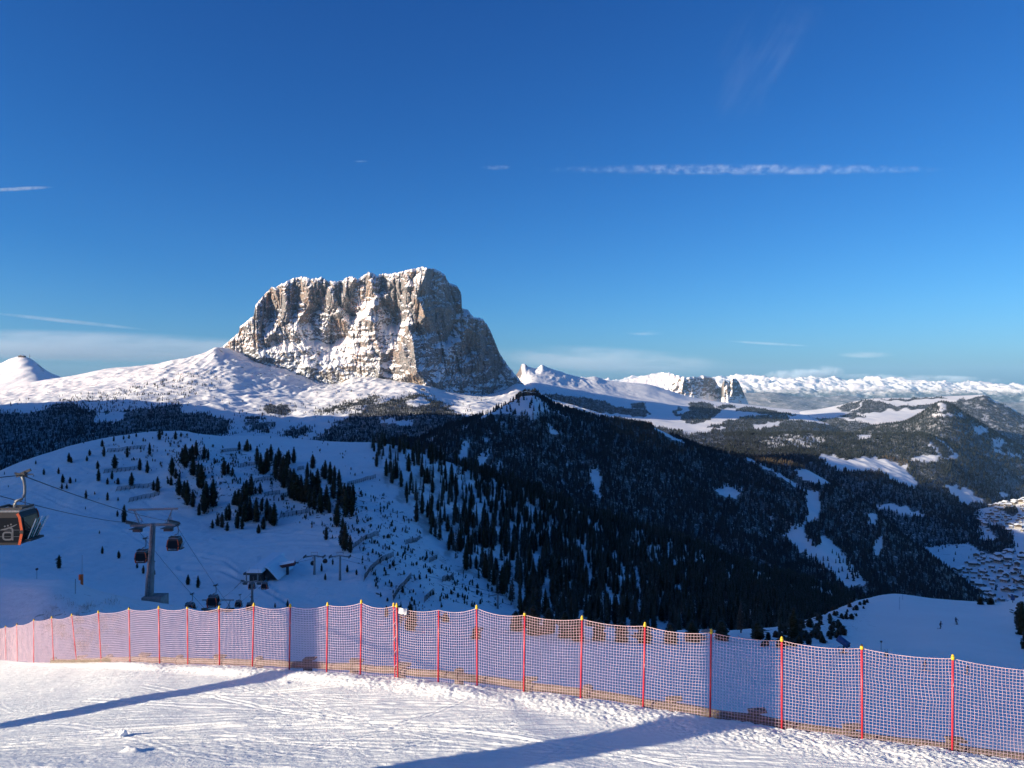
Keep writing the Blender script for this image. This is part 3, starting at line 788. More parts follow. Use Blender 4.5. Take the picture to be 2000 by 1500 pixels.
# ---- toothed ridge right of the massif with the high plateau below it
TC = [(900, 775, 9000), (985, 757, 9000), (1000, 746, 9000), (1008, 733, 9000), (1014, 724, 9000), (1020, 712, 9000), (1025, 712, 9000), (1031, 717, 9000), (1038, 719, 9050), (1046, 721, 9100), (1053, 718, 9100), (1058, 714, 9100), (1066, 717, 9150), (1080, 722, 9200), (1110, 731, 9300), (1140, 738, 9400), (1160, 736, 9500), (1185, 743, 9600), (1210, 746, 9700), (1260, 750, 9800), (1300, 760, 9900), (1350, 775, 9900), (1400, 784, 9900), (1460, 790, 9900), (1530, 798, 9900), (1600, 806, 9900), (1700, 815, 9900)]
plat = Sheet([
    [(900, 900, 3800), (1300, 905, 4200), (1700, 930, 4400)],
    [(900, 850, 4800), (1050, 838, 5000), (1150, 838, 5000), (1300, 846, 5200), (1400, 850, 5400), (1500, 850, 5500), (1700, 880, 5500)],
    [(900, 815, 6000), (1050, 800, 6200), (1150, 815, 6200), (1250, 822, 6400), (1350, 830, 6400), (1450, 828, 6600), (1560, 828, 6800), (1700, 860, 6800)],
    [(900, 795, 7400), (1050, 765, 7600), (1100, 775, 7600), (1150, 785, 7400), (1250, 797, 7500), (1350, 806, 7600), (1450, 808, 8000), (1560, 812, 8300), (1700, 835, 8300)],
    [(900, 785, 8300), (1000, 758, 8500), (1040, 735, 8600), (1080, 742, 8700), (1130, 752, 8800), (1180, 762, 8800), (1250, 775, 8800), (1300, 782, 8900), (1350, 790, 9000), (1420, 795, 9200), (1530, 802, 9400), (1700, 822, 9400)],
    TC, [(u, v + 12, y + 500) for u, v, y in TC], [(u, v + 40, y + 1200) for u, v, y in TC]], 900, 1700, 480, [8, 40, 60, 60, 50, 6, 4])
_u, _v = plat.UV()
teeth = np.exp(-(((_u - 1060) / 120) ** 2))
plat.Z += (9 * fbm(plat.X / 300, plat.Y / 300, 5, 101) + 22 * ridged(plat.X / 170, plat.Y / 500, 4, 102) * teeth * sstep(3.2, 4.3, plat.T)[:, None] + 18 * fbm(plat.X / 900, plat.Y / 700, 3, 103)) * (1 - .5 * sstep(4.6, 5, plat.T))[:, None]
PLAT_FOREST = [[(1040, 775), (1060, 770), (1132, 777), (1180, 783), (1207, 797), (1262, 798), (1273, 806), (1257, 815), (1190, 806), (1146, 806), (1080, 800)],
    [(1349, 787), (1380, 786), (1410, 801), (1393, 816), (1352, 831), (1335, 820), (1325, 812), (1312, 807), (1340, 808)], [(1434, 802), (1450, 795), (1480, 797), (1540, 808), (1560, 812), (1520, 813), (1470, 806)],
    [(1310, 803), (1330, 797), (1322, 808), (1360, 826), (1348, 828)], [(1230, 790), (1262, 785), (1258, 795), (1240, 797)], [(1000, 800), (1060, 795), (1120, 812), (1220, 818), (1290, 832), (1350, 850), (1400, 838), (1440, 832), (1480, 822), (1560, 822), (1700, 840), (1700, 940), (900, 920), (900, 800)],
    [(1380, 835), (1420, 822), (1480, 812), (1530, 812), (1545, 818), (1440, 834)], [(1400, 793), (1430, 792), (1440, 797), (1410, 799)]]
def plat_dens(u, v):
    uu = u + 7 * noise2(u / 14, v / 6, 127); vv = v + 3.5 * noise2(u / 14, v / 7, 129)
    m = np.zeros(np.shape(u))
    for p in PLAT_FOREST: m = np.where(inpoly(uu, vv, p), 1.0, m)
    o = inpoly(uu, vv, [(1064, 815), (1100, 808), (1180, 815), (1230, 826), (1290, 842), (1270, 848), (1180, 826), (1090, 822)]) | inpoly(uu, vv, [(1469, 829), (1518, 823), (1521, 829), (1480, 838)])
    return np.where(o, 0.0, m)
pf = plat_dens(_u, _v)
plat.build('high_plateau', M_far, {'veg': pf, 'rock': .08 + .5 * teeth * (_v < 790)})

# ---- flat-topped mountain with the two rock towers
def table_mountain():
    U = np.linspace(1190, 1462, 330)
    sk = np.interp(U, [1190, 1220, 1245, 1270, 1290, 1305, 1325, 1340, 1352, 1362, 1372, 1380, 1388, 1394, 1398, 1403, 1408, 1412, 1416, 1419, 1423, 1428, 1433, 1438, 1443, 1448, 1452, 1456, 1462],
                   [752, 742, 738, 731, 727.5, 728, 734, 738, 736, 736, 733, 735, 737, 738, 745, 754, 757, 746, 741, 744, 749, 741, 739, 740, 746, 756, 766, 776, 790]) + 1.0 * noise2(U / 3.5, U * 0, 1) + 1.3 * noise2(U / 9, U * 0, 2)
    base = 0 * U + 800
    nr = 150
    h = np.linspace(0, 1, nr)[:, None]
    v = base[None] + (sk - base)[None] * h
    u = np.broadcast_to(U[None], v.shape)
    cl = sstep(1285, 1345, u + 6 * noise2(u / 7, v / 9, 6))
    cliff_top = np.interp(U, [1190, 1290, 1330, 1380, 1462], [790, 760, 742, 738, 735])
    Yp = np.interp(U, [1190, 1290, 1320, 1360, 1385, 1400, 1408, 1414, 1430, 1462], [12500, 12700, 12950, 13200, 13420, 13560, 13460, 13080, 13150, 13650])
    hm = (base[None] - v) * 8.8
    Y = Yp[None] + hm * (.35 * cl + 1.6 * (1 - cl)) + np.clip(cliff_top[None] - v, 0, 99) * 8.8 * 2.5 * (1 - cl * .7)
    ax = u * 8.8; az = v * 8.8
    Y += (-110 * ridged(ax / 330, az / 1500, 3, 141) - 40 * ridged(ax / 110, az / 500, 3, 142)) * (.25 + .75 * cl) + 25 * fbm(ax / 60, az / 60, 3, 143)
    Y += 90 * np.exp(-((u - 1404) / 4.0) ** 2) + 70 * np.exp(-((u - 1424) / 2.5) ** 2) * (v < 775)
    top = Y[-1]; zt = (750 - sk) / F * top
    Y = np.vstack([Y, top + 120, top + 700, top + 1500]); Z = np.vstack([(750 - v) / F * Y[:nr], zt - 20, zt - 200, zt - 900])
    X = (U[None] - 1000) / F * Y
    me = mesh_np('table_mountain', np.stack([X, Y, Z], -1).reshape(-1, 3), grid_faces(*X.shape), True, [M_massif])
    swt = np.vstack([.55 + 1.2 * (1 - cl) + 1.1 * sstep(768, 784, v + 5 * noise2(u / 9, v / 6, 9)), np.ones((3, len(U)))])
    vattr(me, 'snow_weight', swt)
    tag(link('table_mountain', me), kind='structure')
table_mountain()

# ---- round hills right of the plateau
BC = [(1480, 825, 9500), (1540, 812, 9500), (1566, 803, 9500), (1600, 799, 9500), (1640, 791, 9500), (1686, 781, 9500), (1720, 777, 9500), (1780, 777, 9500), (1850, 774, 9500), (1900, 772, 9500), (1922, 771, 9500), (1944, 784, 9400), (1972, 796, 9300), (2000, 813, 9200), (2100, 850, 9000), (2500, 900, 9000)]
back = Sheet([[(1480, 880, 5600), (2000, 930, 5600), (2500, 1000, 5600)], [(1480, 850, 7000), (1700, 832, 7200), (1800, 838, 7200), (1900, 850, 7200), (2000, 872, 7000), (2500, 950, 7000)],
              [(1480, 835, 8200), (1600, 812, 8300), (1700, 803, 8300), (1800, 802, 8300), (1900, 812, 8300), (2000, 840, 8100), (2500, 925, 8000)], BC, [(u, v + 10, y + 600) for u, v, y in BC], [(u, v + 40, y + 1400) for u, v, y in BC]], 1480, 2500, 330, [10, 50, 60, 6, 4])
_u, _v = back.UV()
back.Z += (16 * fbm(back.X / 500, back.Y / 500, 4, 111) + 26 * ridged(back.X / 330, back.Y / 700, 4, 112) * sstep(1880, 1960, _u)) * (1 - .7 * sstep(2.6, 3, back.T))[:, None]
BACK_FOREST = [[(1632, 795), (1650, 790), (1686, 781), (1712, 784), (1745, 792), (1800, 790), (1830, 788), (1800, 800), (1740, 800), (1690, 808), (1660, 806)], [(1640, 812), (1670, 806), (1690, 815), (1660, 818)],
    [(1840, 790), (1860, 783), (1905, 776), (1924, 774), (1944, 785), (2000, 813), (2100, 850), (2500, 900), (2500, 1000), (1900, 930), (1850, 850)], [(1700, 779), (1770, 779), (1850, 776), (1840, 781), (1760, 784)], [(1440, 828), (1560, 816), (1664, 822), (1700, 826), (1760, 832), (1850, 860), (1850, 930), (1440, 900)]]
def back_dens(u, v):
    uu = u + 8 * noise2(u / 16, v / 7, 137); vv = v + 4 * noise2(u / 16, v / 8, 139)
    m = np.zeros(np.shape(u))
    for p in BACK_FOREST: m = np.where(inpoly(uu, vv, p), 1.0, m)
    m = m * (1 - .6 * sstep(.15, .4, fbm(u / 14, v / 8, 3, 138)) * (u > 1880))
    return np.where(near_line(uu, vv, [(1660, 805), (1688, 786)], 1.2), 0, m)
bf = back_dens(_u, _v)
back.build('round_hills', M_far, {'veg': bf, 'rock': .05 + .1 * bf})

# ---- cone-shaped wooded hill
CC = [(1640, 850, 7000), (1700, 834, 7000), (1768, 823, 7000), (1800, 806, 7000), (1826, 790, 7000), (1838, 785, 7000), (1850, 787, 7000), (1880, 804, 6950), (1916, 827, 6900), (1958, 853, 6850), (2000, 875, 6800), (2100, 930, 6600), (2500, 1050, 6400)]
cone = Sheet([[(1640, 960, 4700), (1800, 960, 4700), (2000, 990, 4900), (2500, 1100, 5000)], [(1640, 880, 5900), (1768, 858, 5900), (1838, 845, 5800), (1916, 872, 5800), (2000, 915, 5700), (2500, 1080, 5600)], CC, [(u, v + 14, y + 300) for u, v, y in CC], [(u, v + 70, y + 900) for u, v, y in CC]], 1640, 2500, 260, [20, 70, 8, 4])
_u, _v = cone.UV()
cone.Z += (12 * fbm(cone.X / 300, cone.Y / 300, 4, 151) + 18 * ridged(cone.X / 260, cone.Y / 500, 3, 152)) * (1 - .8 * sstep(1.6, 2, cone.T))[:, None]
def cone_dens(u, v):
    uu = u + 6 * noise2(u / 12, v / 8, 157); vv = v + 5 * noise2(u / 12, v / 8, 159)
    o = inpoly(uu, vv, [(1830, 792), (1848, 790), (1846, 803), (1834, 806)]) | inpoly(uu, vv, [(1902, 838), (1920, 834), (1934, 846), (1905, 850)]) | inpoly(uu, vv, [(1936, 862), (1958, 856), (1966, 870), (1944, 876)]) | near_line(uu, vv, [(1824, 812), (1870, 812), (1880, 816)], 2)
    o |= near_line(uu, vv, [(1940, 880), (1990, 895)], 3)
    return 1 - .9 * o - .35 * sstep(.1, .4, fbm(u / 12, v / 9, 3, 158))
cone.build('cone_hill', M_far, {'veg': np.clip(cone_dens(_u, _v), 0, 1), 'rock': .1 + 0 * _u})

# ---- wooded valley side with meadow shelves
VC = [(1320, 862, 5400), (1400, 853, 5500), (1440, 846, 5600), (1500, 848, 5600), (1566, 845, 5600), (1640, 848, 5600), (1700, 850, 5600), (1762, 848, 5600), (1800, 848, 5600), (1850, 862, 5600), (1900, 885, 5500), (1950, 915, 5400), (2000, 950, 5200), (2100, 1010, 5000), (2500, 1100, 4800)]
side = Sheet([[(1320, 1030, 3000), (1600, 1080, 3000), (1800, 1130, 3000), (1900, 1130, 3000), (2000, 1140, 3000), (2500, 1150, 3000)],
              [(1320, 930, 3700), (1500, 935, 3700), (1600, 955, 3700), (1700, 980, 3600), (1800, 1015, 3500), (1880, 1035, 3500), (1950, 1060, 3500), (2500, 1120, 3500)],
              [(1320, 905, 4200), (1500, 905, 4200), (1600, 905, 4200), (1700, 925, 4200), (1790, 955, 4150), (1850, 985, 4100), (1920, 1010, 4100), (2000, 1030, 4100), (2500, 1120, 4100)],
              [(1320, 885, 4700), (1500, 882, 4700), (1600, 885, 4800), (1700, 893, 4850), (1780, 905, 4800), (1850, 925, 4700), (1920, 960, 4700), (2000, 1005, 4600), (2500, 1110, 4400)],
              VC, [(u, v + 10, y + 300) for u, v, y in VC], [(u, v + 60, y + 900) for u, v, y in VC]], 1320, 2500, 380, [14, 50, 50, 50, 6, 4])
_u, _v = side.UV()
side.Z += (12 * fbm(side.X / 300, side.Y / 300, 4, 161) + 14 * ridged(side.X / 250, side.Y / 500, 3, 162)) * (1 - .8 * sstep(3.6, 4, side.T))[:, None] * sstep(.3, 1.2, side.T)[:, None]
SIDE_OPEN = [[(1594, 886), (1633, 892), (1647, 899), (1709, 896), (1770, 911), (1779, 931), (1793, 942), (1787, 956), (1740, 939), (1720, 922), (1664, 925), (1619, 917)], [(1839, 950), (1868, 950), (1895, 964), (1926, 987), (1884, 984), (1854, 963)],
    [(1776, 900), (1800, 892), (1838, 890), (1830, 902), (1800, 908)], [(1672, 850), (1700, 846), (1700, 858), (1680, 862)], [(1700, 990), (1740, 985), (1800, 1005), (1810, 1012), (1760, 1010)], [(1950, 965), (1972, 967), (1960, 977)], [(1980, 915), (2010, 900), (2010, 930), (1988, 928)]]
def side_dens(u, v):
    uu = u + 5 * noise2(u / 12, v / 8, 167); vv = v + 4 * noise2(u / 12, v / 8, 169)
    o = np.zeros(np.shape(u), bool)
    for p in SIDE_OPEN: o |= inpoly(uu, vv, p)
    o |= near_line(uu, vv, [(1824, 850), (1845, 870), (1868, 894)], 3) | near_line(uu, vv, [(1868, 894), (1840, 900), (1830, 880), (1814, 872)], 2.5)
    m = 1 - 1.0 * o
    mott = inpoly(uu, vv, [(1468, 858), (1530, 850), (1615, 855), (1600, 872), (1500, 877)])
    return np.where(mott, m * (.2 + .5 * (noise2(u / 5, v / 4, 5) > 0)), m)
sf = side_dens(_u, _v)
M_side = snow_terrain('valley_snow', veg=(.024, .028, .027), rock=(.12, .11, .1), s1=.006, bump_scale=.012, bump_d=5, speck=.03)
side.build('valley_side', M_side, {'veg': sf * .95, 'rock': .1 * sf})

# ---- valley floor with the village
floor_ = Sheet([[(1500, 1290, 2000), (2500, 1290, 2000)], [(1500, 1188, 2350), (2000, 1180, 2350), (2500, 1150, 2350)], [(1500, 1105, 2900), (2000, 1095, 2900), (2500, 1060, 2900)],
                [(1500, 1050, 3500), (1900, 1046, 3500), (2000, 1036, 3500), (2500, 980, 3500)], [(1500, 1010, 4100), (1850, 1008, 4100), (1950, 994, 4100), (2000, 982, 4050), (2500, 900, 4000)], [(1500, 990, 4700), (1850, 990, 4700), (2000, 985, 4600), (2500, 920, 4600)]], 1500, 2500, 260, [10, 60, 60, 60, 10])
_u, _v = floor_.UV()
floor_.Z += 5 * fbm(floor_.X / 160, floor_.Y / 160, 4, 171)
VALLEY_WOOD = [[(1884, 1049), (1902, 1049), (1925, 1058), (1956, 1052), (1978, 1059), (1978, 1076), (1940, 1083), (1916, 1078), (1896, 1066)], [(1838, 1004), (1860, 1008), (1882, 1019), (1884, 1027), (1850, 1016)], [(1958, 995), (1985, 992), (1985, 1008), (1965, 1008)], [(1925, 1030), (1950, 1026), (1978, 1045), (1978, 1062), (1945, 1048)]]
def valley_dens(u, v):
    uu = u + 4 * noise2(u / 9, v / 7, 177); vv = v + 3 * noise2(u / 9, v / 7, 179)
    m = np.zeros(np.shape(u))
    for p in VALLEY_WOOD: m = np.where(inpoly(uu, vv, p), 1.0, m)
    return m
vf = valley_dens(_u, _v)
floor_.build('valley_floor', M_side, {'veg': vf, 'rock': .25 * (1 - vf)})

# ---- blue foothills and the far alpine chain
FC = [(1250, 790, 24000), (1400, 778, 24000), (1460, 770, 24000), (1500, 770, 24000), (1560, 776, 24000), (1640, 776, 24000), (1700, 782, 24000), (1800, 782, 24000), (2000, 790, 24000), (2200, 785, 24000), (2600, 785, 24000)]
foot = Sheet([[(1250, 880, 13000), (2600, 900, 13000)], [(1250, 815, 20000), (1500, 808, 20000), (2600, 815, 20000)], FC, [(u, v + 10, y + 3000) for u, v, y in FC]], 1250, 2600, 300, [10, 60, 8])
foot.Z += (190 * ridged(foot.X / 2600, foot.Y / 3200, 5, 181) + 40 * fbm(foot.X / 700, foot.Y / 700, 4, 182)) * sstep(.3, 1.2, foot.T)[:, None] * .55
_u, _v = foot.UV()
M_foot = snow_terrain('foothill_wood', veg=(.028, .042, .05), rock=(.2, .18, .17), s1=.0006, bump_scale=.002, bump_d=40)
foot.build('foothills', M_foot, {'veg': .8 + .2 * noise2(_u / 20, _v / 6, 3), 'rock': 0 * _u})
def alps():
    U = np.linspace(700, 2700, 760)
    T = np.linspace(0, 1, 120)[:, None]
    Y = 34000 + 14000 * T + 0 * U[None]
    X = (U[None] - 1000) / F * Y
    crest = pchip([700, 1300, 1440, 1500, 1560, 1620, 1730, 1800, 1900, 2000, 2100, 2700], [742, 742, 740, 741, 743, 743, 744, 749, 754, 758, 758, 752], U)
    front = np.interp(U, [700, 1300, 1500, 1700, 2000, 2700], [800, 800, 800, 800, 796, 800])
    v = front[None] + (crest - front)[None] * sstep(-.05, 1.05, T * 1.0) ** .9
    env = sstep(0, .35, T)
    Z = (750 - v) / F * Y
    wx = X + 900 * fbm(X / 4000, Y / 4000, 3, 5)
    r = ridged(wx / 2500, Y / 4000, 6, 191, .6)
    r = np.clip(.5 + .5 * r, 0, 1) ** 1.4
    Z += env * (820 * (r - .58) + 190 * (ridged(X / 1000, Y / 1400, 4, 192, .6) - .35))
    Yb = np.vstack([Y, Y[-1:] + 3000]); Zb = np.vstack([Z, Z[-1:] - 2500]); Xb = (U[None] - 1000) / F * Yb
    t = NT('alps_snow')
    g = t.node('ShaderNodeNewGeometry'); sx = t.node('ShaderNodeSeparateXYZ'); t.link(g.outputs['Normal'], sx.inputs[0])
    sp = t.node('ShaderNodeSeparateXYZ'); t.link(g.outputs['Position'], sp.inputs[0])
    k = t.math('ADD', sx.outputs['Z'], t.math('MULTIPLY', t.math('SUBTRACT', t.noise(.0012, 6, .7), .5), .6))
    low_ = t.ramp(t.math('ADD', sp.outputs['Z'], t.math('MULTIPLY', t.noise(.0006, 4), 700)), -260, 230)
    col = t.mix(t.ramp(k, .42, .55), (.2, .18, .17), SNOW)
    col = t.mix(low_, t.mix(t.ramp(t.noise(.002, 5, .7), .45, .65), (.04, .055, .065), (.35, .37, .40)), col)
    t.set(col, .7); t.bump(t.noise(.0012, 6, .65), .6, 120)
    me = mesh_np('alps', np.stack([Xb, Yb, Zb], -1).reshape(-1, 3), grid_faces(*Xb.shape), True, [t.m])
    tag(link('alps', me), kind='structure')
alps()

# ---- low country under and behind everything
g = np.linspace(-1, 1, 60)
gx, gy = np.meshgrid(np.sign(g) * np.abs(g) ** 2 * 55000, 16000 + g * 34500)
gz = -1250 + 60 * fbm(gx / 3000, gy / 3000, 3, 201) - 0 * gx
me = mesh_np('low_country', np.stack([gx, gy, gz], -1).reshape(-1, 3), grid_faces(*gx.shape), True, [M_foot])
vattr(me, 'veg', np.ones(gx.size)); vattr(me, 'rock', np.zeros(gx.size))
tag(link('low_country', me), kind='structure')

# ---- massif added out of view at left, crest shaped to shade the middle distance
NX, NY = DY, -DX                                   # across the sunlight, towards the right of the light
def shade_massif():
    t0 = 1800.0
    Pk = np.array([-42, -47, -54, -130, -250, -600, -1300, -1900, -2100, -2270, -2340, -2480, -3050, -3480, -3640, -4044, -4574, -5000, -5600, -6200], float)
    Hk = np.array([-300, -30, 20, 60, 110, 160, 215, 240, 300, 290, 222, 440, 470, 500, 130, -75, -150, -280, -600, -1200], float)  # crest heights set by where the shadow edges should fall
    p = -np.concatenate([np.linspace(44, 140, 60), np.linspace(143, 6200, 420)])
    H = np.interp(-p, -Pk, Hk) + t0 * TE
    H = H + np.where(p < -300, 26 * ridged(p / 260, p * 0, 4, 211), 5 * noise2(p / 20, p * 0, 2) * (p < -60))
    prof = [(-900, None, -1300), (-420, -420, 0), (-160, -130, 0), (-30, -8, 0), (0, 0, 0), (60, -12, 0), (200, -160, 0), (420, -480, 0), (900, None, -1300)]
    ys, zs = [], []
    rows = []
    for k, (ds, dz, ab) in enumerate(prof):
        z = np.full(len(p), ab, float) if dz is None else H + dz + (30 * noise2(p / 120, p * 0 + k, 8) if dz < -100 else 0)
        s_ = -t0 + ds + (25 * noise2(p / 150, p * 0 + k, 9) if dz not in (0, None) else 0)
        rows.append(np.stack([s_ * DX + p * NX, s_ * DY + p * NY, z], -1))
    V = np.array(rows)
    me = mesh_np('shading_massif', V.reshape(-1, 3), grid_faces(V.shape[0], V.shape[1]), True, [M_massif])
    tag(link('unseen_shade_massif', me), kind='structure')
shade_massif()

# ---- air
def haze():
    mb = MB()
    mb.box((0, 16500, -150), (116000, 71000, 2540))
    t = bpy.data.materials.new('haze'); t.use_nodes = True
    n = t.node_tree.nodes; n.clear()
    o = n.new('ShaderNodeOutputMaterial'); v = n.new('ShaderNodeVolumePrincipled')
    v.inputs['Color'].default_value = (.42, .74, 1, 1)
    v.inputs['Density'].default_value = HAZE
    t.node_tree.links.new(v.outputs[0], o.inputs['Volume'])
    ob = mb.build('haze', t); ob['kind'] = 'stuff'
HAZE = 1.0e-5
haze()

# ---- clouds: thin bodies of vapour with their own depth
def vapour(name, label, cat, c, size, dens, scale, lo, hi, rot=(0, 0, 0), stretch=(1, 1, 1), detail=5, taper=True, group=None):
    """a box of thin cloud; density falls off towards its edges"""
    t = bpy.data.materials.new(name); t.use_nodes = True
    n = t.node_tree.nodes; n.clear(); l = t.node_tree.links
    o = n.new('ShaderNodeOutputMaterial'); v = n.new('ShaderNodeVolumePrincipled')
    v.inputs['Color'].default_value = (.74, .90, 1, 1)
    v.inputs['Anisotropy'].default_value = -0.25
    tc = n.new('ShaderNodeTexCoord')
    mp = n.new('ShaderNodeMapping'); mp.inputs['Scale'].default_value = stretch
    l.new(tc.outputs['Object'], mp.inputs['Vector'])
    nz = n.new('ShaderNodeTexNoise'); nz.inputs['Scale'].default_value = scale; nz.inputs['Detail'].default_value = detail; nz.inputs['Roughness'].default_value = .6
    l.new(mp.outputs[0], nz.inputs['Vector'])
    mr = n.new('ShaderNodeMapRange'); mr.interpolation_type = 'SMOOTHSTEP'
    mr.inputs['From Min'].default_value = lo; mr.inputs['From Max'].default_value = hi
    l.new(nz.outputs['Fac'], mr.inputs['Value'])
    # soft ellipsoid: 1 - |p / half size|^2
    m2 = n.new('ShaderNodeMapping'); m2.inputs['Scale'].default_value = tuple(2 / q for q in size)
    l.new(tc.outputs['Object'], m2.inputs['Vector'])
    ln = n.new('ShaderNodeVectorMath'); ln.operation = 'DOT_PRODUCT'
    l.new(m2.outputs[0], ln.inputs[0]); l.new(m2.outputs[0], ln.inputs[1])
    f = n.new('ShaderNodeMapRange'); f.interpolation_type = 'SMOOTHSTEP'
    f.inputs['From Min'].default_value = 1.0; f.inputs['From Max'].default_value = 0.1
    l.new(ln.outputs['Value'], f.inputs['Value'])
    a = n.new('ShaderNodeMath'); a.operation = 'MULTIPLY'; l.new(mr.outputs[0], a.inputs[0]); l.new(f.outputs[0], a.inputs[1])
    b = n.new('ShaderNodeMath'); b.operation = 'MULTIPLY'; l.new(a.outputs[0], b.inputs[0]); b.inputs[1].default_value = dens
    l.new(b.outputs[0], v.inputs['Density']); l.new(v.outputs[0], o.inputs['Volume'])
    mb = MB(); mb.box((0, 0, 0), size)
    ob = mb.build(name, t)
    ob.location = c; ob.rotation_euler = rot
    tag(ob, label, cat, group)
    return ob
def sky_at(u, v, Y): return P(u, v, Y)

# ================================================================== TREES
def needle_mat(name, a, b, c, frost=.18):
    t = NT(name)
    tint = t.attr('tint')
    n = t.noise(1.3, 4, .7)
    col = t.mix(t.ramp(n, .3, .7), a, b)
    col = t.mix(t.ramp(tint, .72, .95), col, c)
    g = t.node('ShaderNodeNewGeometry'); sx = t.node('ShaderNodeSeparateXYZ'); t.link(g.outputs['Normal'], sx.inputs[0])
    col = t.mix(t.math('MULTIPLY', t.ramp(sx.outputs['Z'], .25, .9), t.math('MULTIPLY', t.ramp(t.noise(.6, 3, .7), .35, .7), frost)), col, (.6, .64, .7))
    t.set(col, .75)
    t.b.inputs['Specular IOR Level'].default_value = .15
    return t.m
M_needle = needle_mat('dark_needles', (.018, .026, .014), (.036, .046, .022), (.045, .04, .022), .22)
M_far_needle = needle_mat('far_needles', (.014, .018, .018), (.023, .027, .026), (.085, .06, .035), .36)
M_larch = needle_mat('bare_larch', (.055, .042, .028), (.085, .066, .042), (.07, .06, .045), .2)
M_bark = plain('bark', (.07, .05, .035), .9, vary=.3, scale=4)

def crown_mesh(name, seed, mat, kind='pine', n=330):
    """unit tree: height 1, leaf sprays spread through the crown volume round a ragged core"""
    r = np.random.default_rng(seed)
    V, Fc = [], []
    def prof(h):
        if kind == 'pine':                              # dense column with a blunt head
            return .27 * (np.minimum(1, (1 - h) * 1.9 + .03) ** .85) * (.72 + .28 * np.minimum(1, h * 4)) * (1 + .1 * math.sin(seed))
        if kind == 'spruce':
            return .21 * (1 - h) ** .85 + .006
        if kind == 'round':
            return .36 * np.sqrt(np.maximum(0, 1 - (2 * h - .86) ** 2 / 1.35)) * (1 - .35 * h)
        return .17 * (1 - h) ** .7 + .01                # larch
    lump = [(r.uniform(0, 6.28), r.uniform(.1, .95), r.uniform(.12, .3)) for _ in range(9)]
    def rad(h, a):
        m = 1.0
        for la, lh, ls in lump:
            da = abs((a - la + math.pi) % (2 * math.pi) - math.pi)
            m += .6 * math.exp(-(da / .7) ** 2 - ((h - lh) / ls * 1.8) ** 2) - .13
        return prof(h) * max(.5, m)
    h0 = .03 if kind != 'larch' else .12
    if kind != 'larch':
        nr, ns = 9, 8                                   # dark core so the crown is not see-through
        for i in range(nr):
            h = h0 + (0.97 - h0) * i / (nr - 1)
            for k in range(ns):
                a = 2 * math.pi * k / ns + i * .4
                q = rad(h, a) * .66 * r.uniform(.8, 1.1) * (0.35 if i == 0 else 1)
                V.append((q * math.cos(a), q * math.sin(a), h))
        for i in range(nr - 1):
            for k in range(ns):
                p, q_ = i * ns + k, i * ns + (k + 1) % ns
                Fc += [(p, q_, q_ + ns), (p, q_ + ns, p + ns)]
    for i in range(n):
        h = h0 + (1 - h0) * r.random() ** (1.15 if kind != 'larch' else 1.0)
        a = r.uniform(0, 6.28)
        R1 = rad(h, a) * r.uniform(.8, 1.32)
        R0 = R1 * (.45 if kind != 'larch' else .05)
        drop = (-.35 if kind == 'spruce' else .25 if kind in ('pine', 'round') else -.1) * R1 * r.uniform(.3, 1.3)
        w = r.uniform(.02, .05) * (1.25 if kind == 'pine' else 1.0) * (1.5 if kind == 'round' else 1) * (.22 if kind == 'larch' else 1)
        ca, sa = math.cos(a), math.sin(a)
        b = len(V)
        z1 = min(1.0, h + drop)
        V.append((R0 * ca, R0 * sa, h + r.uniform(-.01, .01)))
        V.append((.75 * R1 * ca - w * sa, .75 * R1 * sa + w * ca, h + .6 * drop + r.uniform(-.02, .01)))
        V.append((R1 * ca, R1 * sa, z1))
        V.append((.75 * R1 * ca + w * sa, .75 * R1 * sa - w * ca, h + .6 * drop + r.uniform(-.01, .02)))
        Fc += [(b, b + 1, b + 2), (b, b + 2, b + 3)]
    V = np.array(V); Fc = np.array(Fc)
    me = mesh_np(name, V, Fc, False, [mat])
    vattr(me, 'tint', np.full(len(V), r.random()))
    return me, V, Fc

def trunk_mesh(name, r0=.022, top=.85):
    mb = MB(); mb.tube([(0, 0, -.06), (0.004, 0, .3), (-.003, .003, top)], [r0, r0 * .75, r0 * .15], 6)
    return mb.mesh(name, M_bark, True)

PINE = [crown_mesh('pine_crown', 10 + k, M_needle, 'pine') for k in range(6)]
SPRUCE = [crown_mesh('spruce_crown', 30 + k, M_needle, 'spruce', 300) for k in range(3)]
LARCH = [crown_mesh('larch_crown', 50 + k, M_larch, 'larch', 330) for k in range(3)]
SHRUB = [crown_mesh('shrub_crown', 70 + k, M_needle, 'round', 300) for k in range(4)]
TRUNK = trunk_mesh('pine_trunk'); TRUNK_L = trunk_mesh('larch_trunk', .016, .97)

def tree(kind, pos, h, wide=1.0):
    nm, cr, tr = {'pine': ('stone_pine', PINE, TRUNK), 'spruce': ('spruce_tree', SPRUCE, TRUNK), 'larch': ('larch_tree', LARCH, TRUNK_L)}[kind]
    e = empty(nm, pos, random.uniform(0, 6.28))
    e.scale = (h * wide, h * wide, h)
    link('trunk', tr, e); link('crown', random.choice(cr)[0], e)
    return e

